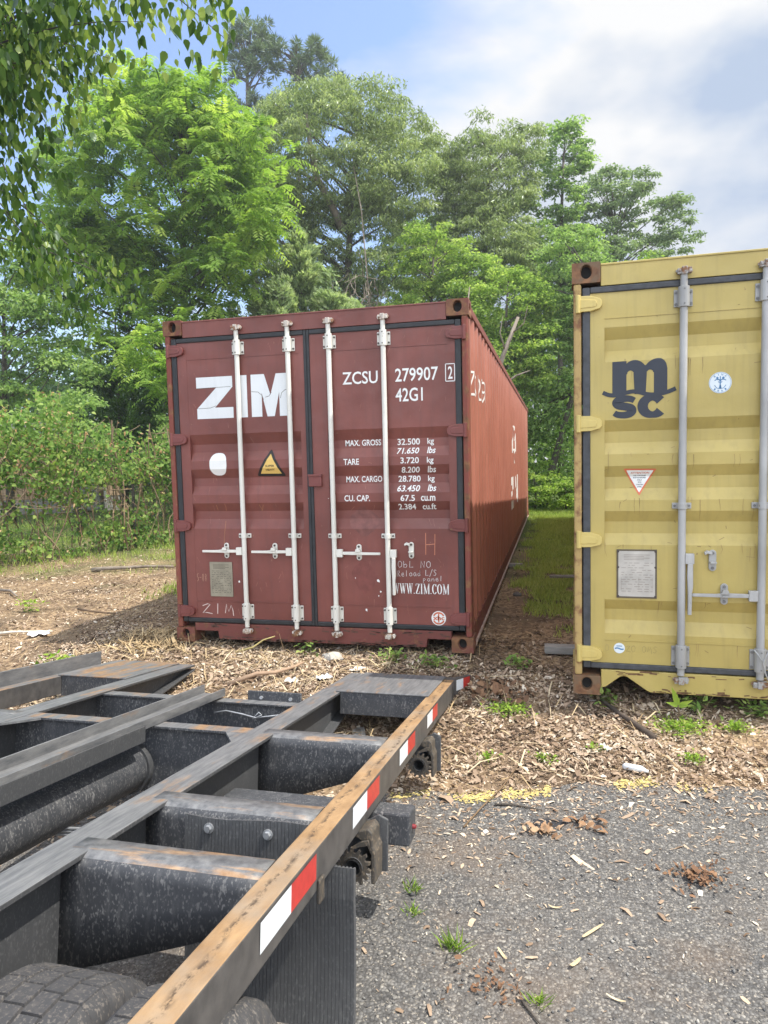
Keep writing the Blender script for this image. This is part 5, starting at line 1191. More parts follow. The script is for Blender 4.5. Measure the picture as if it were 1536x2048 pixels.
def tangle():
    root = empty('dried_vine', (-3.9, 16.8, -0.1)); tag(root, 'dry pale vine tangle hanging beside the dark oak trunk', 'dried vine'); m = MB()
    m.tube([(0, 0, 0), (0.1, 0, 3), (0.05, .1, 6), (-.2, .2, 9.5), (-.5, .5, 11)], [.03, .03, .025, .02, .01], 5)
    for i in range(46):
        a = rng.normal(0, .35); p = Vector((a, rng.normal(0, .2), rng.uniform(5.6, 7.6))); pl = [p]
        d = Vector((rng.normal(0, .5), rng.normal(0, .3), -1)).normalized()
        for k in range(7): d = (d+Vector(rng.normal(0, .45, 3))).normalized(); pl.append(pl[-1]+d*.2)
        m.tube(pl, [.013]*7+[.006], 4, cap=False)
    m.build('stems', M_DEAD, root, recalc=False)
tangle()
# woods behind everything: one mass
def woods():
    n = 46000; x = rng.uniform(-34, 11, n); y = rng.uniform(26, 38, n)
    topz = 6.2+1.6*np.sin(x*0.7)+1.0*np.sin(x*1.9+1)+np.where(x < -14, 1.5, 0)-np.where(x > 3.5, 2.2, 0); z = topz*rng.random(n)**0.8
    V, F, T = leaf_arrays(np.stack([x, y, z], -1), rdir(n)+np.array([0, 0, -.3]), rdir(n)*.8+np.array([0, 0, .6]), rng.uniform(.25, .5, n), rng.uniform(.14, .28, n), np.clip(rng.normal(.42, .2, n), 0, 1))
    o = np_mesh('woodland', V, F, LEAF['dark'], None, T); tag(o, 'dense dark woodland behind the trees', kind='stuff')
woods()
# undergrowth between fence and trees, and behind the container
def undergrowth():
    n = 26000; x = np.concatenate([rng.uniform(-19, -3, n//2), rng.uniform(-4, 3.6, n//2)]); y = np.concatenate([rng.uniform(11, 15.5, n//2), rng.uniform(14.5, 19, n//2)])
    top_ = np.where(x < -3.5, 2.3+.5*np.sin(x*2.3)+.3*np.sin(x*5), 4.0+.6*np.sin(x*2.1)); z = top_*rng.random(n)**0.75
    keep = ~((x < -9.3) & (x > -17.5) & (z < 2.2)); x, y, z = x[keep], y[keep], z[keep]; n = len(x)
    V, F, T = leaf_arrays(np.stack([x, y, z], -1), rdir(n)+np.array([0, 0, -.2]), rdir(n)*.7+np.array([0, 0, .7]), rng.uniform(.09, .2, n), rng.uniform(.05, .11, n), np.clip(rng.normal(.45, .22, n), 0, 1))
    o = np_mesh('undergrowth', V, F, LEAF['mid'], None, T); tag(o, 'leafy undergrowth filling the ground beneath the trees', kind='stuff')
undergrowth()

# ------------------------------------------------------------------ overhanging near tree
def heart_leaves(P, ax, nr, L, Wd, tint):
    ax = unit(ax); nr = unit(nr-ax*(nr*ax).sum(-1, keepdims=True)); sd = np.cross(ax, nr); n = len(P)
    tpl = [(0, 0, 0), (0.10, .34, .10), (0.34, .50, .13), (0.66, .30, .05), (1, 0, -.14), (0.66, -.30, .05), (0.34, -.50, .13), (0.10, -.34, .10), (.38, 0, -.02)]
    V = np.stack([P+ax*(L*a)[:, None]+sd*(Wd*b)[:, None]+nr*(Wd*c)[:, None] for a, b, c in tpl], 1).reshape(-1, 3)
    i = np.arange(n)[:, None]*9; tri = [(8, k, (k+1) % 8) for k in range(8)]
    F = np.concatenate([i+np.array([t]) for t in tri], 0); return V, F, np.repeat(tint, 9)
def overhang():
    base = np.array((-5.0, -0.4, -0.1)); root = empty('overhanging_tree', tuple(base)); tag(root, 'near tree with drooping heart-shaped leaves overhanging the top left corner', 'tree')
    tr = [(-5.0, -.4, -.1), (-4.9, -.4, 1.8), (-4.6, -.5, 3.4), (-4.1, -.6, 4.6), (-3.4, -.7, 5.6)]
    tips = [(-.02, -1.2, 4.13), (-.12, -1.0, 4.02), (-.66, -1.0, 4.2), (-1.05, -.8, 4.15), 
            (-1.3, -.7, 4.4), (-1.55, -.9, 3.45), (-1.62, -1.3, 3.78), (-1.8, -.6, 2.98), (-1.6, .1, 2.92), (-2.2, .3, 2.75), (-1.9, .5, 2.95), (-2.1, 0, 2.88), (-1.6, -1, 4.15), (-1.7, -1, 4.55), (-1.0, -.9, 4.55), (-.7, -1.1, 4.5), (-.4, -1, 4.45), (-1.75, -1, 3.3), (-1.8, -.8, 3.6),
            (-2.3, .6, 3.3), (-1.5, -1.2, 4.0), (-.5, -1.3, 4.25), (-2.4, -.5, 3.4), (-2.3, -.2, 4.0), (-2.0, -.4, 4.5), (-1.2, -1.1, 4.35), (-1.9, -.9, 4.0), (-1.5, -.6, 4.7), (-1.7, -.8, 3.9), (-1.55, -1, 4.3), (-1.35, -.9, 4.1), (-1.2, -.9, 3.78), (-1.5, -.8, 3.7), (-1.8, -.7, 4.3), (-1.15, -1.1, 4.35), (-1.45, -.5, 4.45), (-1.75, -1.1, 3.75), ]
    m = MB(); m.tube([np.array(p)-base for p in tr], [.17, .15, .13, .10, .07], 10); Ps = []; Ax = []; Cl = []
    for tp in tips:
        tp = np.array(tp)-base; a = np.array(random.choice(tr[2:]))-base; mid = (a*.45+tp*.55)+np.array([0, rng.normal(0, .15), rng.uniform(.45, .9)])
        s = np.linspace(0, 1, 12)[:, None]; pl = a*(1-s)**2+mid*2*s*(1-s)+tp*s*s; m.tube(pl, [.018*(1-.9*k/11) for k in range(12)], 5, cap=False)
        k = 190; f = 1-0.62*rng.random(k)**1.5; q = a*((1-f)**2)[:, None]+mid*(2*f*(1-f))[:, None]+tp*(f*f)[:, None]
        Ps.append(q+rdir(k)*(rng.random((k, 1))**.6)*0.27+np.array([0, 0, -.02])); Ax.append(rdir(k)*.45+np.array([.05, 0, -1])); Cl.append(np.clip(rng.uniform(.15, .6)+rng.normal(0, .27, k), 0, 1))
    m.build('trunk', M_BARK, root, smooth=True, recalc=False); P = np.concatenate(Ps); n = len(P); L_ = rng.uniform(.045, .098, n)
    V, F, T = heart_leaves(P, np.concatenate(Ax), rdir(n)*np.array([1, 1, .5])+np.array([.25, -.1, .35]), L_, L_*rng.uniform(.5, .68, n), np.concatenate(Cl)); np_mesh('crown', V, F, LEAF['near'], root, T, smooth=True)
overhang()

# ------------------------------------------------------------------ fence and vines at the left
FA = np.array((-7.35, 1.15)); FD = np.array((1.1, 2.8)); FD = FD/np.linalg.norm(FD); FN = np.array((FD[1], -FD[0])); FL = 10.2
def fp(t, o, h): return np.stack([FA[0]+FD[0]*t+FN[0]*o, FA[1]+FD[1]*t+FN[1]*o, h+0*t], -1)
def fence():
    root = empty('wire_fence', (FA[0], FA[1], -.05)); tag(root, 'wire mesh fence on thin posts, overgrown with vines, at the left', 'fence'); o = np.array((FA[0], FA[1], -.05))
    def loc(t, of, h): return tuple(fp(np.array(t), of, h)-o)
    t = 0.3
    while t < FL: m = MB(); m.tube([loc(t, .02, -.1), loc(t, .02, 1.85)], .028, 8); m.build('post', m_fence, root); t += 2.4
    m = MB()
    for k in range(int(FL/.075)): m.tube([loc(k*.075, 0, 0), loc(k*.075, 0, 1.75)], .0022, 3, cap=False)
    for k in range(18): m.tube([loc(0, 0, .03+k*.10), loc(FL, 0, .03+k*.10)], .0022, 3, cap=False)
    m.build('wire_mesh', m_fence, root, recalc=False)
m_fence = m_plain('dark weathered wire', (0.07, 0.065, 0.06), .7, .2)
fence()
def vines():
    root = empty('vine_thicket', (FA[0], FA[1], -.05)); tag(root, 'tangled green and dry vines covering the wire fence', 'vines'); o = np.array((FA[0], FA[1], -.05))
    n = 74000; t = rng.uniform(0, FL, n); h = 3.3*rng.random(n); of = rng.normal(0, .22, n)
    topz = 2.04+.20*np.sin(t*2.1)+.16*np.sin(t*5.3+1)+.10*np.sin(t*13)+1.05*np.clip(1-t/4.4, 0, 1)
    lo = lump(t*1.3, h*1.6); dens = np.where(h > 1.15, .80, np.where(h > .42, .27, .42))+.75*lo
    keep = (h < topz+rng.normal(0, .06, n)) & (rng.random(n) < dens); t, h, of = t[keep], h[keep], of[keep]; n = len(t); of = of*np.where(h > 1.2, 1.25, .8)
    P = fp(t, of, h)-o; L_ = rng.uniform(.035, .095, n); dry = rng.random(n) < np.where((h > 1.5), .15, .09)
    tint = np.clip(.46+.32*lump(t*2, h*2)+rng.normal(0, .24, n), 0, 1)
    for nm, k, mt in (('foliage', ~dry, 'vine'), ('dry_leaves', dry, 'dry')):
        c = k.sum(); V, F, T = heart_leaves(P[k], rdir(c)*.8+np.array([0, 0, -.6]), rdir(c)*.7+np.array([.5, -.5, .5]), L_[k], L_[k]*(.72 if nm == 'foliage' else .4), tint[k]); np_mesh(nm, V, F, LEAF[mt], root, T)
    m = MB()
    for i in range(150):
        a = rng.uniform(0, FL); lean = rng.normal(0, .35); hh = rng.uniform(.9, 2.3); s = np.linspace(0, 1, 8); tt = a+lean*s+.05*np.sin(s*9+i); oo = rng.normal(0, .16)+.06*np.sin(s*7+i*2)
        m.tube(fp(tt, oo, hh*s)-o, [rng.uniform(.005, .014)]*8, 5, cap=False)
    for i in range(420):
        a = rng.uniform(0, FL); s = np.linspace(0, 1, 7); tt = a+rng.uniform(-1, 1)*s; hh = rng.uniform(.6, 2.1)+rng.normal(0, .35)*s-.2*s*(1-s); m.tube(fp(tt, rng.normal(0, .2)+.1*s, hh)-o, [rng.uniform(.002, .005)]*7, 4, cap=False)
    m.build('stems', m_plain('vine stem', (.23, .165, .10), .85, var=.5, scale=3), root, recalc=False)
vines()
# house glimpsed through the vines
def house():
    root = empty('house', (-14.4, 13.6, -.1), R(52)); tag(root, 'tan sided house glimpsed through the vines at the left', 'house')
    t = NT('tan lap siding'); sep = t.n('ShaderNodeSeparateXYZ', {0: t.obj()}); fr = t.math('FRACT', t.math('MULTIPLY', sep.outputs[2], 6.5))
    wm = t.finish(t.mix(t.ramp(fr, (0, 1), (.12, 0)), (.52, .36, .24), (.30, .20, .14)), .7, normal=t.bump(fr, .5, .02))
    m = MB(); m.box(-5, 3.2, 0, 6, .55, 2.45); m.build('wall', wm, root); m = MB(); m.box(-4.98, 3.18, .02, 5.98, 0, .55); m.build('foundation', m_plain('grey block', (.30, .29, .27), .9), root)
    m = MB(); m.prism([(-.4, 2.42), (6.4, 2.42), (3, 3.3)], 'x', -5.3, 3.5); m.build('roof', m_plain('grey shingle', (.10, .095, .09), .9, var=.3), root)
    m = MB(); m.box(-2.8, -1.8, -.05, 0.0, 1.1, 2.3); w = m.build('window', M_WHITE, root); m = MB(); m.box(-2.72, -1.88, -.056, -.051, 1.18, 2.22); m.build('pane', m_plain('dark glass', (.03, .035, .04), .1), w)
    m = MB(); m.tube([(2.4, -.06, .3), (2.4, -.06, 2.6)], .05, 8); m.build('downspout', M_WHITE, root); m = MB(); m.box(1.5, 2.15, -.3, -.002, .1, .95); m.build('utility_box', M_GALV, root, bevel=.02)
house()

# ------------------------------------------------------------------ ground litter
def slope_normals(x, y):
    e = .02; return unit(np.stack([-(gz(x+e, y)-gz(x-e, y))/(2*e), -(gz(x, y+e)-gz(x, y-e))/(2*e), np.ones_like(x)], -1))
def chips(x, y, lift, L, Wd, tint, tilt=.35):
    """split wood chips and dead leaves: bent four-cornered flakes lying on the soil"""
    n = len(x); a = rng.uniform(0, 6.283, n); N = unit(slope_normals(x, y)+rng.normal(0, tilt, (n, 3))*np.array([1, 1, .3])); ax = unit(np.cross(N, np.stack([np.sin(a), -np.cos(a), 0*a], -1))); sd = np.cross(ax, N)
    P = np.stack([x, y, gz(x, y)+lift], -1); L = L[:, None]; Wd = Wd[:, None]; cu = rng.uniform(-.12, .22, (n, 1))*L
    k1 = rng.uniform(.3, 1, (n, 1)); k2 = rng.uniform(.3, 1, (n, 1))
    V = np.stack([P-ax*L/2+sd*Wd/2*k1, P-ax*L/2-sd*Wd/2*k2, P+sd*Wd*.55+N*cu, P-sd*Wd*.55+N*cu, P+ax*L/2+sd*Wd/2*k2, P+ax*L/2-sd*Wd/2*k1], 1).reshape(-1, 3)
    i = np.arange(n)[:, None]*6; F = np.concatenate([i+np.array([[0, 1, 3, 2]]), i+np.array([[2, 3, 5, 4]])], 0); return V, F, np.repeat(tint, 6)
def m_mulch(name, stops):
    t = NT(name); a = t.n('ShaderNodeAttribute', attribute_name='tint').outputs['Fac']; return t.finish(t.mix(t.ramp(t.noise(120, 3), (.3, 0), (.7, .35)), t.ramp(a, *stops), (.12, .08, .05)), .85, spec=.25)
M_MULCH = m_mulch('leaf litter', ((0, (.045, .028, .017)), (.3, (.17, .11, .068)), (.6, (.41, .30, .21)), (.85, (.61, .49, .35)), (1, (.74, .65, .52))))
M_STRAW = m_mulch('dry straw', ((0, (.20, .13, .07)), (.6, (.50, .37, .20)), (1, (.68, .56, .36))))
def mulch_density(x, y):
    d = sstep(-.10, .22, y-edge_y(x)+.08*lump(x*2, y*2))
    d = d*np.where(y > 3.2, .45, 1)
    gap = (x > 1.22)&(x < 1.95)&(y > -.1); d = np.where(gap, np.where(y < 3.0, .45, .22), d)
    d = np.where((x > -1.2)&(x < 1.2)&(y > .25), .05, d); d = np.where((x > 1.95)&(y > -.3), .08, d)
    bare = lump(x*.9+2, y*.9)*.8+.70+.3*lump(x*3.1, y*2.7); return d*np.clip(bare, .16, 1)
def mulch():
    n = 350000; x = np.concatenate([rng.uniform(-7.5, 4.6, n//2), rng.uniform(-2.2, 3.6, n//2)]); y = np.concatenate([rng.uniform(-2.4, 7, n//2), rng.uniform(-2.3, .6, n//2)])
    k = rng.random(n) < mulch_density(x, y); x, y = x[k], y[k]; n = len(x)
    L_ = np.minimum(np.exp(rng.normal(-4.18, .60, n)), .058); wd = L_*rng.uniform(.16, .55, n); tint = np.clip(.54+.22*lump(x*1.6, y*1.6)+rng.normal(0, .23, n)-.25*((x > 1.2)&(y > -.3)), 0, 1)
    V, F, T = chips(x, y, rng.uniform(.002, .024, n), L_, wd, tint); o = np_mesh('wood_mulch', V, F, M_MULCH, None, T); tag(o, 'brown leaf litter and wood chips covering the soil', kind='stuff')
    # straws and thin twigs on top
    n = 9000; x = np.concatenate([rng.uniform(-7, 4.6, n//2), rng.uniform(-2, 3.4, n//2)]); y = np.concatenate([rng.uniform(-2.4, 6, n//2), rng.uniform(-2.2, .4, n//2)]); k = rng.random(n) < mulch_density(x, y); x, y = x[k], y[k]; n = len(x)
    k = (x < .9)|(rng.random(n) < .25); x, y = x[k], y[k]; n = len(x); L_ = rng.uniform(.05, .26, n); V, F, T = chips(x, y, rng.uniform(.012, .035, n), L_, rng.uniform(.003, .008, n), np.clip(rng.normal(.6, .25, n), 0, 1), .14); o = np_mesh('straw_litter', V, F, M_STRAW, None, T); tag(o, 'dry straws and thin twigs scattered over the litter', kind='stuff')
    # scraps blown onto the asphalt: sparse, thicker in drifts
    n = 60000; x = rng.uniform(-2.5, 4.2, n); y = rng.uniform(-4.2, -1.4, n); dr = lump(x*1.1+3, y*1.4)*.5+.35*lump(x*3, y*3); near = np.exp(-np.clip(edge_y(x)-y, 0, 9)/.30)
    k = (y < edge_y(x)+.05)&(rng.random(n) < np.clip(.010+.06*np.clip(dr, 0, 1)+.95*near, 0, 1)); x, y = x[k], y[k]; n = len(x)
    L_ = np.exp(rng.normal(-4.15, .50, n)); V, F, T = chips(x, y, rng.uniform(.005, .010, n), L_, L_*rng.uniform(.14, .5, n), np.clip(rng.normal(.60, .24, n), 0, 1), .12); o = np_mesh('scattered_chips', V, F, M_MULCH, None, T); tag(o, 'wood scraps blown thinly over the asphalt', kind='stuff')
    # loose stones on the asphalt
    n = 3000; x = rng.uniform(.2, 4.2, n); y = rng.uniform(-4.2, -1.6, n); k = y < edge_y(x); x, y = x[k], y[k]; n = len(x); oc = np.array([(1, 0, 0), (0, 1, 0), (-1, 0, 0), (0, -1, 0), (0, 0, .8), (0, 0, -.8)])
    r_ = np.exp(rng.normal(-5.4, .35, n)); V = (np.stack([x, y, gz(x, y)+.004+r_*.3], -1)[:, None]+oc[None]*r_[:, None, None]*rng.uniform(.6, 1.35, (n, 6, 1))).reshape(-1, 3); i = np.arange(n)[:, None]*6
    F = np.concatenate([i+np.array([t]) for t in ((0, 1, 4), (1, 2, 4), (2, 3, 4), (3, 0, 4), (1, 0, 5), (2, 1, 5), (3, 2, 5), (0, 3, 5))], 0)
    t = NT('loose gravel'); a = t.n('ShaderNodeAttribute', attribute_name='tint').outputs['Fac']; mt = t.finish(t.ramp(a, (0, (.05, .05, .052)), (.6, (.17, .165, .155)), (1, (.40, .375, .33))), .85)
    o = np_mesh('loose_gravel', V, F, mt, None, np.repeat(rng.random(n), 6)); tag(o, 'small loose stones on the asphalt', kind='stuff')
mulch()
def grass():
    xs, ys, hs = [], [], []
    def patch(n, x0, x1, y0, y1, h, thr, sc=1.0, gap=False):
        x = rng.uniform(x0, x1, n); y = rng.uniform(y0, y1, n); k = lump(x*sc+1, y*sc)*.7+.3*lump(x*3*sc, y*3*sc)+rng.normal(0, .15, n)-(.85*(1-sstep(.2, 3.2, y))*np.where(x > 1.62, .75, 1)+.5*(1-sstep(1.3, 1.65, x)) if gap else 0) > thr; xs.append(x[k]); ys.append(y[k]); hs.append(np.full(k.sum(), h))
    patch(90000, 1.30, 3.0, .2, 11.8, .085, -.12, 1.9, True); patch(9000, 1.0, 4.5, 11.3, 14.2, .10, -.5); patch(9000, -5.0, -1.5, 4.4, 9, .13, .0); patch(2600, -2.7, -1.7, 1.7, 2.6, .11, .1, 1.4)
    patch(16000, -12, -5, 3, 12, .17, .05, 1.5); patch(5000, -7, -2, 1.5, 5, .09, .38, .8)
    x, y, h = map(np.concatenate, (xs, ys, hs)); n = len(x); L_ = h*rng.uniform(.45, 1.25, n); V, F, T = leaf_arrays(np.stack([x, y, gz(x, y)], -1), rdir(n)*.55+np.array([0, 0, 1]), rdir(n)*np.array([1, 1, .2]), L_, rng.uniform(.006, .012, n), np.clip(rng.normal(.5, .22, n)+.15*lump(x, y), 0, 1))
    o = np_mesh('grass', V, F, LEAF['grass'], None, T); tag(o, 'short rough grass in the strip between the containers and by the fence', kind='stuff')
grass()
# small weeds, one object each: every leaf stands on a stalk from the common root
def stalks(V, F, T, per):
    nv = len(V); i = np.arange(0, nv, per); base = V[i]; k = len(i); side = np.array([.0016, 0, 0]); m = nv+1
    V2 = np.concatenate([V, [[0, 0, -.004]], base+side]); F2 = np.concatenate([F, np.stack([np.full(k, nv), i, m+np.arange(k)], -1)]); return V2, F2, np.concatenate([T, [.2], np.full(k, .25)])
def weed(name, label, x, y, r_, n, L_, h=.05, mat='weed', asp=.55, blades=False, group=None, cat='weed'):
    z = float(gz(x, y)); root = None
    d = rdir(n); P = np.stack([rng.normal(0, r_*.5, n), rng.normal(0, r_*.42, n), h*rng.random(n)**.7], -1)
    if blades: P[:, :2] *= .5; P[:, 2] = 0; ax = rdir(n)*np.array([1, 1, .3])*1.1+np.array([0, 0, .9]); nr = rdir(n); l = L_*rng.uniform(.5, 1.2, n); V, F, T = leaf_arrays(P, ax, nr, l, np.full(n, .005), rng.random(n))
    else: l = L_*rng.uniform(.55, 1.25, n); V, F, T = heart_leaves(P, rdir(n)*np.array([1, 1, .5])+np.array([0, 0, .15]), rdir(n)*.5+np.array([0, 0, 1]), l, l*asp, np.clip(rng.normal(.6, .22, n), 0, 1))
    V, F, T = stalks(V, F, T, 4 if blades else 9)
    o = np_mesh(name, V, F, LEAF[mat], None, T); o.location = (x, y, z+.003); tag(o, label, cat, group); return o
G1 = 'weeds growing in the litter'
for a in (('low bright green weed mat in front of the yellow container, the largest', 2.50, -.93, .15, 420, .020), ('round bright weed tuft at the right edge before the yellow container', 2.80, -.90, .07, 190, .018), ('small weed tuft nearest the asphalt below the largest weed mat', 2.50, -1.28, .06, 120, .017),
          ('ragged green weed patch beside the taped trailer tail', 1.52, -.84, .13, 330, .022), ('small weed between the trailer tail and the yellow paint', 1.74, -1.38, .07, 60, .020), ('tiny weed on the litter left of the yellow paint', 1.45, -1.42, .06, 60, .020), ('lone weed right of the yellow paint middle', 2.02, -1.25, .05, 34, .02)):
    weed('weed', *a, group=G1, h=.045)
for lab, x, y, n in (('leafy weed in the shade under the right front corner of the red container', .95, -.22, 70), ('shaded weed by the middle front of the red container', .62, -.15, 50), ('small green weed at the left part of the red container sill', -.05, -.06, 22), ('dark leafy weed beside the yellow container corner', 2.10, -.66, 34), ('shaded weed row plant under the yellow container sill, left one', 2.62, -.70, 60), ('shaded weed row plant under the yellow container sill, right one', 2.95, -.72, 60), ('green weed in the shaded litter between the two container corners', 1.55, -.18, 50)):
    weed('weed', lab, x, y, .12, n, .045, h=.09, mat='vine', group='shade weeds by the containers')
for lab, x, y, n, l in (('grass tuft on the asphalt beside the near winch', 1.26, -2.55, 34, .05), ('small grass tuft just below it on the asphalt', 1.29, -2.68, 26, .04), ('thin grass tuft on the asphalt right of the mud flap', 1.46, -2.84, 40, .075), ('grass tuft nearest the bottom of the picture', 1.75, -3.02, 34, .045)):
    weed('grass_tuft', lab, x, y, .06, n, l, blades=True, mat='weed', group='grass tufts in the asphalt', cat='grass tuft')
for lab, x, y in (('leafy weed clump at the far left edge of the litter', -3.5, 1.0), ('small leafy weed by the trailer edge angle at the left', -1.86, -.62), ('weed clump at the fence foot on the far left', -6.2, 3.1)):
    weed('weed', lab, x, y, .12, 46, .06, h=.12, mat='weed', group='weeds left of the red container')
# seedling with long pointed leaves
root = empty('seedling', (2.50, -.84, float(gz(2.50, -.84)))); tag(root, 'tall yellow-green seedling with five long leaves before the yellow container', 'seedling')
m = MB(); m.tube([(0, 0, 0), (.005, 0, .05), (0, 0, .10)], .004, 5); m.build('stem', M_STEM, root)
ax = np.array([(-.4, -.1, 1.2), (.9, -.2, .5), (-.8, -.3, .3), (.5, -.3, .15), (-.2, .2, 1.0)]); V, F, T = heart_leaves(np.tile(np.array([[0, 0, .095]]), (5, 1)), ax, np.array([(0, -1, .6)]*5)+rng.normal(0, .2, (5, 3)), np.array([.12, .09, .08, .07, .09]), np.array([.034, .03, .028, .026, .03]), np.array([.8, .9, .7, .75, .85])); np_mesh('leaf', V, F, LEAF['weed'], root, T)
# sticks, planks, rubbish
def stick(label, pts, rad, mat=M_STEM, name='fallen_branch', cat='branch', group=None):
    b = Vector(pts[0]); b.z = float(gz(b.x, b.y)); ps = []
    for p in pts: ps.append(Vector((p[0]-b.x, p[1]-b.y, float(gz(p[0], p[1]))+p[2]-b.z)))
    m = MB(); m.tube(ps, [rad*(1-.5*i/(len(ps)-1)) for i in range(len(ps))], 8); o = m.build(name, mat, None, smooth=True); o.location = b; tag(o, label, cat, group)
stick('dark fallen branch lying on the litter in front of the yellow container', [(2.34, -1.08, .02), (2.26, -.98, .035), (2.17, -.82, .03), (2.08, -.66, .03)], .020, m_plain('dark bark', (.075, .055, .04), .9, var=.4))
stick('pale curved branch lying on the litter before the red container doors', [(-.40, -.72, .02), (-.24, -.62, .05), (-.12, -.58, .05), (-.02, -.46, .045), (.02, -.38, .05)], .018, m_plain('tan bark', (.34, .23, .15), .9))
stick('weathered log on the ground by the grass at the fence', [(-4.6, 3.5, .03), (-4.35, 3.48, .05), (-4.1, 3.6, .04), (-3.85, 3.70, .05), (-3.5, 3.82, .03)], .032, M_DEAD, 'log', 'log')
stick('grey stick at the far left edge of the litter', [(-4.9, 2.0, .03), (-4.5, 1.85, .04), (-4.2, 1.6, .03)], .02, M_DEAD)
stick('brown stick half in the container shadow at the left', [(-3.0, 1.1, .03), (-2.7, .95, .04), (-2.45, .93, .03)], .015)
stick('white peeled stick at the left edge of the picture', [(-3.15, .05, .02), (-2.9, .12, .03), (-2.6, .22, .02)], .014, m_plain('peeled wood', (.62, .56, .46), .7))
stick('long bent straw stem lying across the asphalt edge', [(1.40, -2.06, .012), (1.46, -1.9, .02), (1.55, -1.7, .03), (1.61, -1.5, .03)], .004, M_STRAW, 'straw', 'straw')
stick('short dark twig on the asphalt at the bottom', [(1.70, -3.03, .012), (1.73, -3.07, .012), (1.765, -3.12, .012)], .005, M_BARK, 'twig', 'twig')
stick('dark twig on the asphalt beside the yellow paint', [(1.52, -1.84, .012), (1.62, -1.83, .015), (1.74, -1.85, .012)], .006, M_BARK, 'twig', 'twig')
def bark_strip(label, x, y, l, w, ang, col=.8):
    V, F, T = chips(np.zeros(1), np.zeros(1), 0, np.array([l]), np.array([w]), np.array([col])); k = 14; s = np.linspace(-.5, .5, k); c, s_ = math.cos(ang), math.sin(ang)
    V = np.array([(l*q*c-sg*w*.5*s_*(1-abs(q)**3*4)+.08*l*s_*q*q*4, l*q*s_+sg*w*.5*c*(1-abs(q)**3*4)-.08*l*c*q*q*4, .004+.010*q*q*4) for q in s for sg in (-1, 1)]); F = np.array([(2*i, 2*i+1, 2*i+3, 2*i+2) for i in range(k-1)]); o = np_mesh('bark_strip', V, F, M_STRAW, None, np.full(len(V), col)); o.location = (x, y, float(gz(x, y))+.006); tag(o, label, 'bark strip', 'bark strips on the asphalt')
bark_strip('curved pale bark strip on the asphalt, longest in the middle', 1.92, -2.66, .11, .012, .85); bark_strip('stubby tan bark strip below the longest one', 1.86, -2.83, .055, .014, .9); bark_strip('straight tan bark strip by the thin grass tuft', 1.63, -2.84, .06, .010, -1.0); bark_strip('white bark strip near the bottom right', 1.98, -2.96, .06, .008, -.35, 1.0); bark_strip('short tan bark strip above the long one', 1.80, -2.55, .05, .009, .05); bark_strip('broad bark strip at the right edge of the asphalt', 2.62, -2.52, .08, .02, -.9, .7)
def leaf_pile(label, x, y, r_, n, tmean, name, cat, L0=-3.6, straw=False):
    xx = rng.normal(0, r_, n); yy = rng.normal(0, r_*.75, n); L_ = np.exp(rng.normal(L0, .35, n)); V, F, T = chips(xx+x, yy+y, rng.uniform(.006, .035, n), L_, L_*(rng.uniform(.03, .08, n) if straw else rng.uniform(.3, .6, n)), np.clip(rng.normal(tmean, .14, n), 0, 1), .5); V -= np.array((x, y, 0)); o = np_mesh(name, V, F, M_STRAW if straw else M_RLEAF, None, T); o.location = (x, y, 0); tag(o, label, cat, kind='stuff')
M_RLEAF = m_mulch('russet leaves', ((0, (.07, .038, .022)), (.4, (.20, .105, .058)), (.7, (.33, .19, .10)), (1, (.46, .32, .20))))
leaf_pile('cluster of orange dead leaves on the asphalt beside the dark patch', 1.93, -1.94, .055, 22, .65, 'leaf_pile', 'dead leaves', -3.25); leaf_pile('reddish pile of crumbled bark on the asphalt at the right', 2.34, -2.25, .06, 160, .38, 'bark_pile', 'bark pile', -4.0); leaf_pile('brown debris pile around the sunk trailer tail', 1.42, -.60, .13, 150, .45, 'debris_pile', 'debris pile', -3.0); leaf_pile('matted dead grass heap at the left front corner of the red container', -1.42, .02, .16, 900, .48, 'dead_grass_heap', 'dead grass', -2.1, True); leaf_pile('tan wood scraps pile beside the dark patch on the asphalt', 1.76, -2.02, .04, 50, .85, 'wood_scraps', 'wood scraps', -3.6)
leaf_pile('brown debris crumbs with a small weed on the asphalt near the bottom', 1.61, -2.98, .06, 90, .32, 'debris_crumbs', 'debris', -4.3)
m = MB(); a_ = [(1.775+.075*math.cos(a)*random.uniform(.7, 1.1), -1.945+.05*math.sin(a)*random.uniform(.7, 1.1)) for a in np.linspace(0, 6.283, 17)[:-1]]; zz = float(gz(1.775, -1.945)); m.prism(a_, 'z', zz+.0045, zz+.007); o = m.build('asphalt_patch', m_plain('fresh bitumen', (.025, .025, .028), .8), None); tag(o, 'small dark tar patch on the asphalt', 'tar patch')
def rock(label, x, y, s, col, name='rock', cat='rock'):
    bm = bmesh.new(); bmesh.ops.create_icosphere(bm, subdivisions=2, radius=1)
    for v in bm.verts: v.co = Vector((v.co.x*s[0], v.co.y*s[1], v.co.z*s[2]))*(1+.22*math.sin(v.co.x*5+x)*math.sin(v.co.y*4+1)+random.uniform(-.07, .07))
    me = bpy.data.meshes.new(name); bm.to_mesh(me); bm.free(); me.materials.append(m_plain(name+' surface '+str(len(bpy.data.materials)), col, .85, var=.2, bump=.3)); o = link(bpy.data.objects.new(name, me)); o.location = (x, y, float(gz(x, y))+s[2]*.4); tag(o, label, cat)
rock('pale rounded rock in front of the red container doors', .17, -.14, (.085, .05, .045), (.42, .39, .34)); rock('tiny white stone on the asphalt by the cross tube', 1.50, -2.07, (.014, .012, .011), (.65, .62, .56), 'pebble', 'stone'); rock('small dark stone in the strip between the containers', 1.42, 2.4, (.05, .04, .03), (.12, .11, .10))
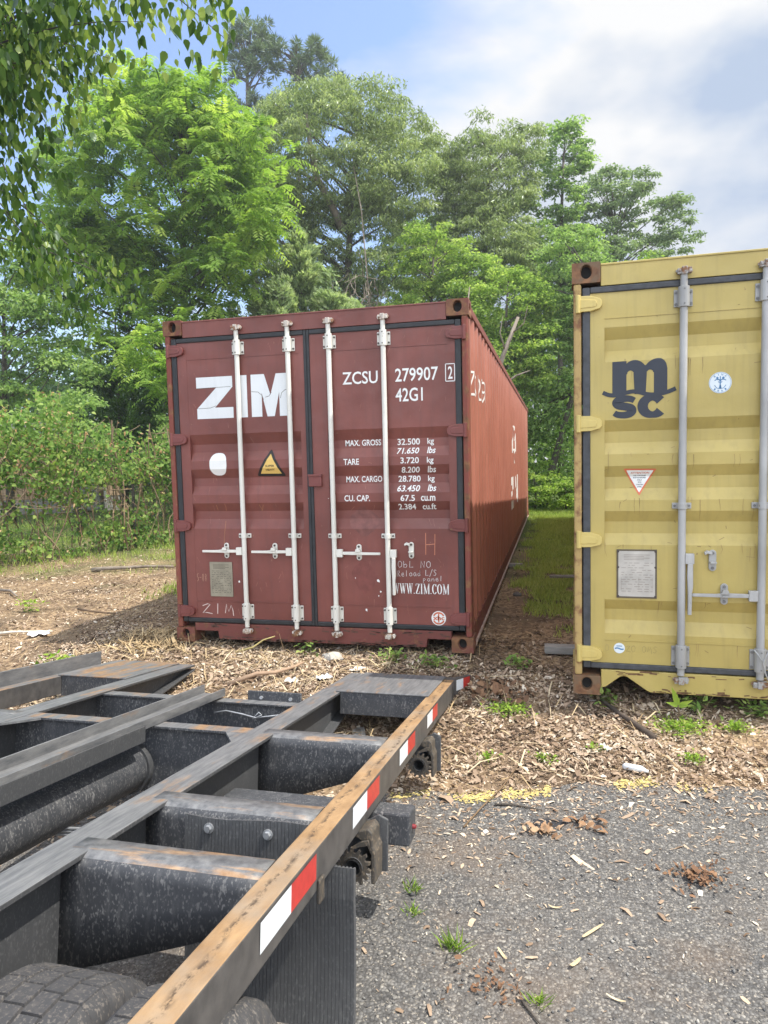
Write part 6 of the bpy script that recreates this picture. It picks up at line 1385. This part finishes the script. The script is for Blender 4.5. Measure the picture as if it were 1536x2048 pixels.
def crumple(label, x, y, s, col, name, cat):
    n = 9; g = np.linspace(-1, 1, n); X, Y = np.meshgrid(g, g); Z = .25*np.abs(np.sin(X*3+x*9)*np.cos(Y*4))+.12*rng.random((n, n)); r_ = 1-.25*rng.random((n, n))
    V = np.stack([X*s[0]*r_, Y*s[1]*r_, Z*s[2]*.4+.006], -1).reshape(-1, 3); I = np.arange(n-1)[:, None]*n+np.arange(n-1)[None]; F = np.stack([I, I+1, I+n+1, I+n], -1).reshape(-1, 4); o = np_mesh(name, V, F, m_plain(name+' '+str(len(bpy.data.materials)), col, .5, var=.1), None, smooth=True); o.location = (x, y, float(gz(x, y))+.01); o.rotation_euler = (0, 0, rng.uniform(0, 3)); tag(o, label, cat)
crumple('crumpled white plastic bag on the litter at the left', -2.66, .12, (.10, .09, .22), (.74, .73, .70), 'plastic_bag', 'litter'); crumple('tiny bright blue scrap on the litter at the left', -1.98, -.34, (.018, .014, .07), (.10, .38, .62), 'blue_scrap', 'litter'); crumple('crumpled white paper on the litter behind the right trailer beam', .24, -.56, (.05, .06, .2), (.72, .72, .70), 'crumpled_paper', 'litter'); crumple('flat white wrapper by the tail plate far edge', .42, -.34, (.07, .04, .12), (.76, .76, .74), 'wrapper', 'litter'); crumple('white scrap on the litter right of the pale branch', .02, -.62, (.05, .045, .14), (.70, .68, .63), 'paper_scrap', 'litter'); crumple('pale crumpled tissue on the litter above the flattened bottle', 2.07, -1.22, (.022, .05, .12), (.62, .58, .50), 'tissue', 'litter')
m = MB(); m.tube([(-.10, 0, .018), (-.08, 0, .02), (.05, 0, .02), (.075, 0, .016), (.09, 0, .012), (.105, 0, .012)], [.012, .022, .021, .014, .009, .009], 12); o = m.build('plastic_bottle', m_plain('clear crushed plastic', (.66, .68, .68), .25), None, smooth=True); o.location = (2.20, -1.42, float(gz(2.2, -1.42))+.012); o.rotation_euler = (0, 0, -.25); o.scale = (.62, .8, .8); tag(o, 'crushed clear plastic bottle on the litter beside the yellow paint', 'bottle')
def plank(label, x, y, l, w, h, rz, z=0, mat=None):
    m = MB(); m.box(-l/2, l/2, -w/2, w/2, 0, h); o = m.build('wood_plank', mat or M_GREYW, None, bevel=.004); o.location = (x, y, float(gz(x, y))+z); o.rotation_euler = (0, 0, rz); tag(o, label, 'plank')
t_ = NT('grey weathered wood'); M_GREYW = t_.finish(t_.mix(t_.ramp(t_.noise(30, 6, .6, (.12, 1, 1)), (.3, 0), (.7, 1)), (.16, .15, .135), (.38, .36, .33)), .85)
plank('weathered timber sticking out from under the yellow container side', 1.98, .24, .50, .10, .055, 0, .02); plank('short timber end poking out under the red container side', 1.20, 4.3, .40, .10, .04, 0, .03); plank('grey board lying under the trailer outrigger', .70, -1.30, .30, .075, .015, 1.9, .01); plank('thin grey lath poking out far down beside the yellow container', 1.95, 3.2, .4, .04, .03, .1, .08)
# dead loose twigs standing in the debris by the tail
stick('arched dry stem standing beside the taped trailer tail', [(1.40, -.75, 0), (1.38, -.70, .14), (1.44, -.68, .20), (1.50, -.80, .12)], .004, M_STRAW, 'dry_stem', 'dry stem'); stick('thin dry stem standing right of the taped tail', [(1.40, -.62, 0), (1.37, -.62, .12), (1.36, -.62, .24)], .003, M_STRAW, 'dry_stem', 'dry stem')
stick('broken green twig in front of the left fork pocket of the red container', [(-.64, -.14, .01), (-.5, -.1, .05), (-.42, -.08, .11), (-.33, -.06, .14)], .009, m_plain('greenish twig', (.36, .30, .12), .8)); stick('thin stem standing in front of the red container sill', [(-.18, -.22, 0), (-.20, -.22, .10), (-.235, -.2, .2)], .003, M_STRAW, 'dry_stem', 'dry stem')

# ------------------------------------------------------------------ air: thin summer haze round the camera and everything built
def haze():
    m = MB(); m.add([(x, y, z) for z in (-1.6, 27.5) for x, y in ((-130, -70), (130, -70), (130, 150), (-130, 150))], [(3, 2, 1, 0), (4, 5, 6, 7), (0, 1, 5, 4), (1, 2, 6, 5), (2, 3, 7, 6), (3, 0, 4, 7)]); mt = bpy.data.materials.new('summer haze'); mt.use_nodes = True; t = mt.node_tree; t.nodes.clear()
    v = t.nodes.new('ShaderNodeVolumePrincipled'); v.inputs['Color'].default_value = (.93, .96, 1, 1); v.inputs['Density'].default_value = 0.0017; v.inputs['Anisotropy'].default_value = 0.35
    o = t.nodes.new('ShaderNodeOutputMaterial'); t.links.new(v.outputs[0], o.inputs['Volume']); b = m.build('haze', mt, None); tag(b, 'thin pale summer haze in the air', kind='stuff')
haze()
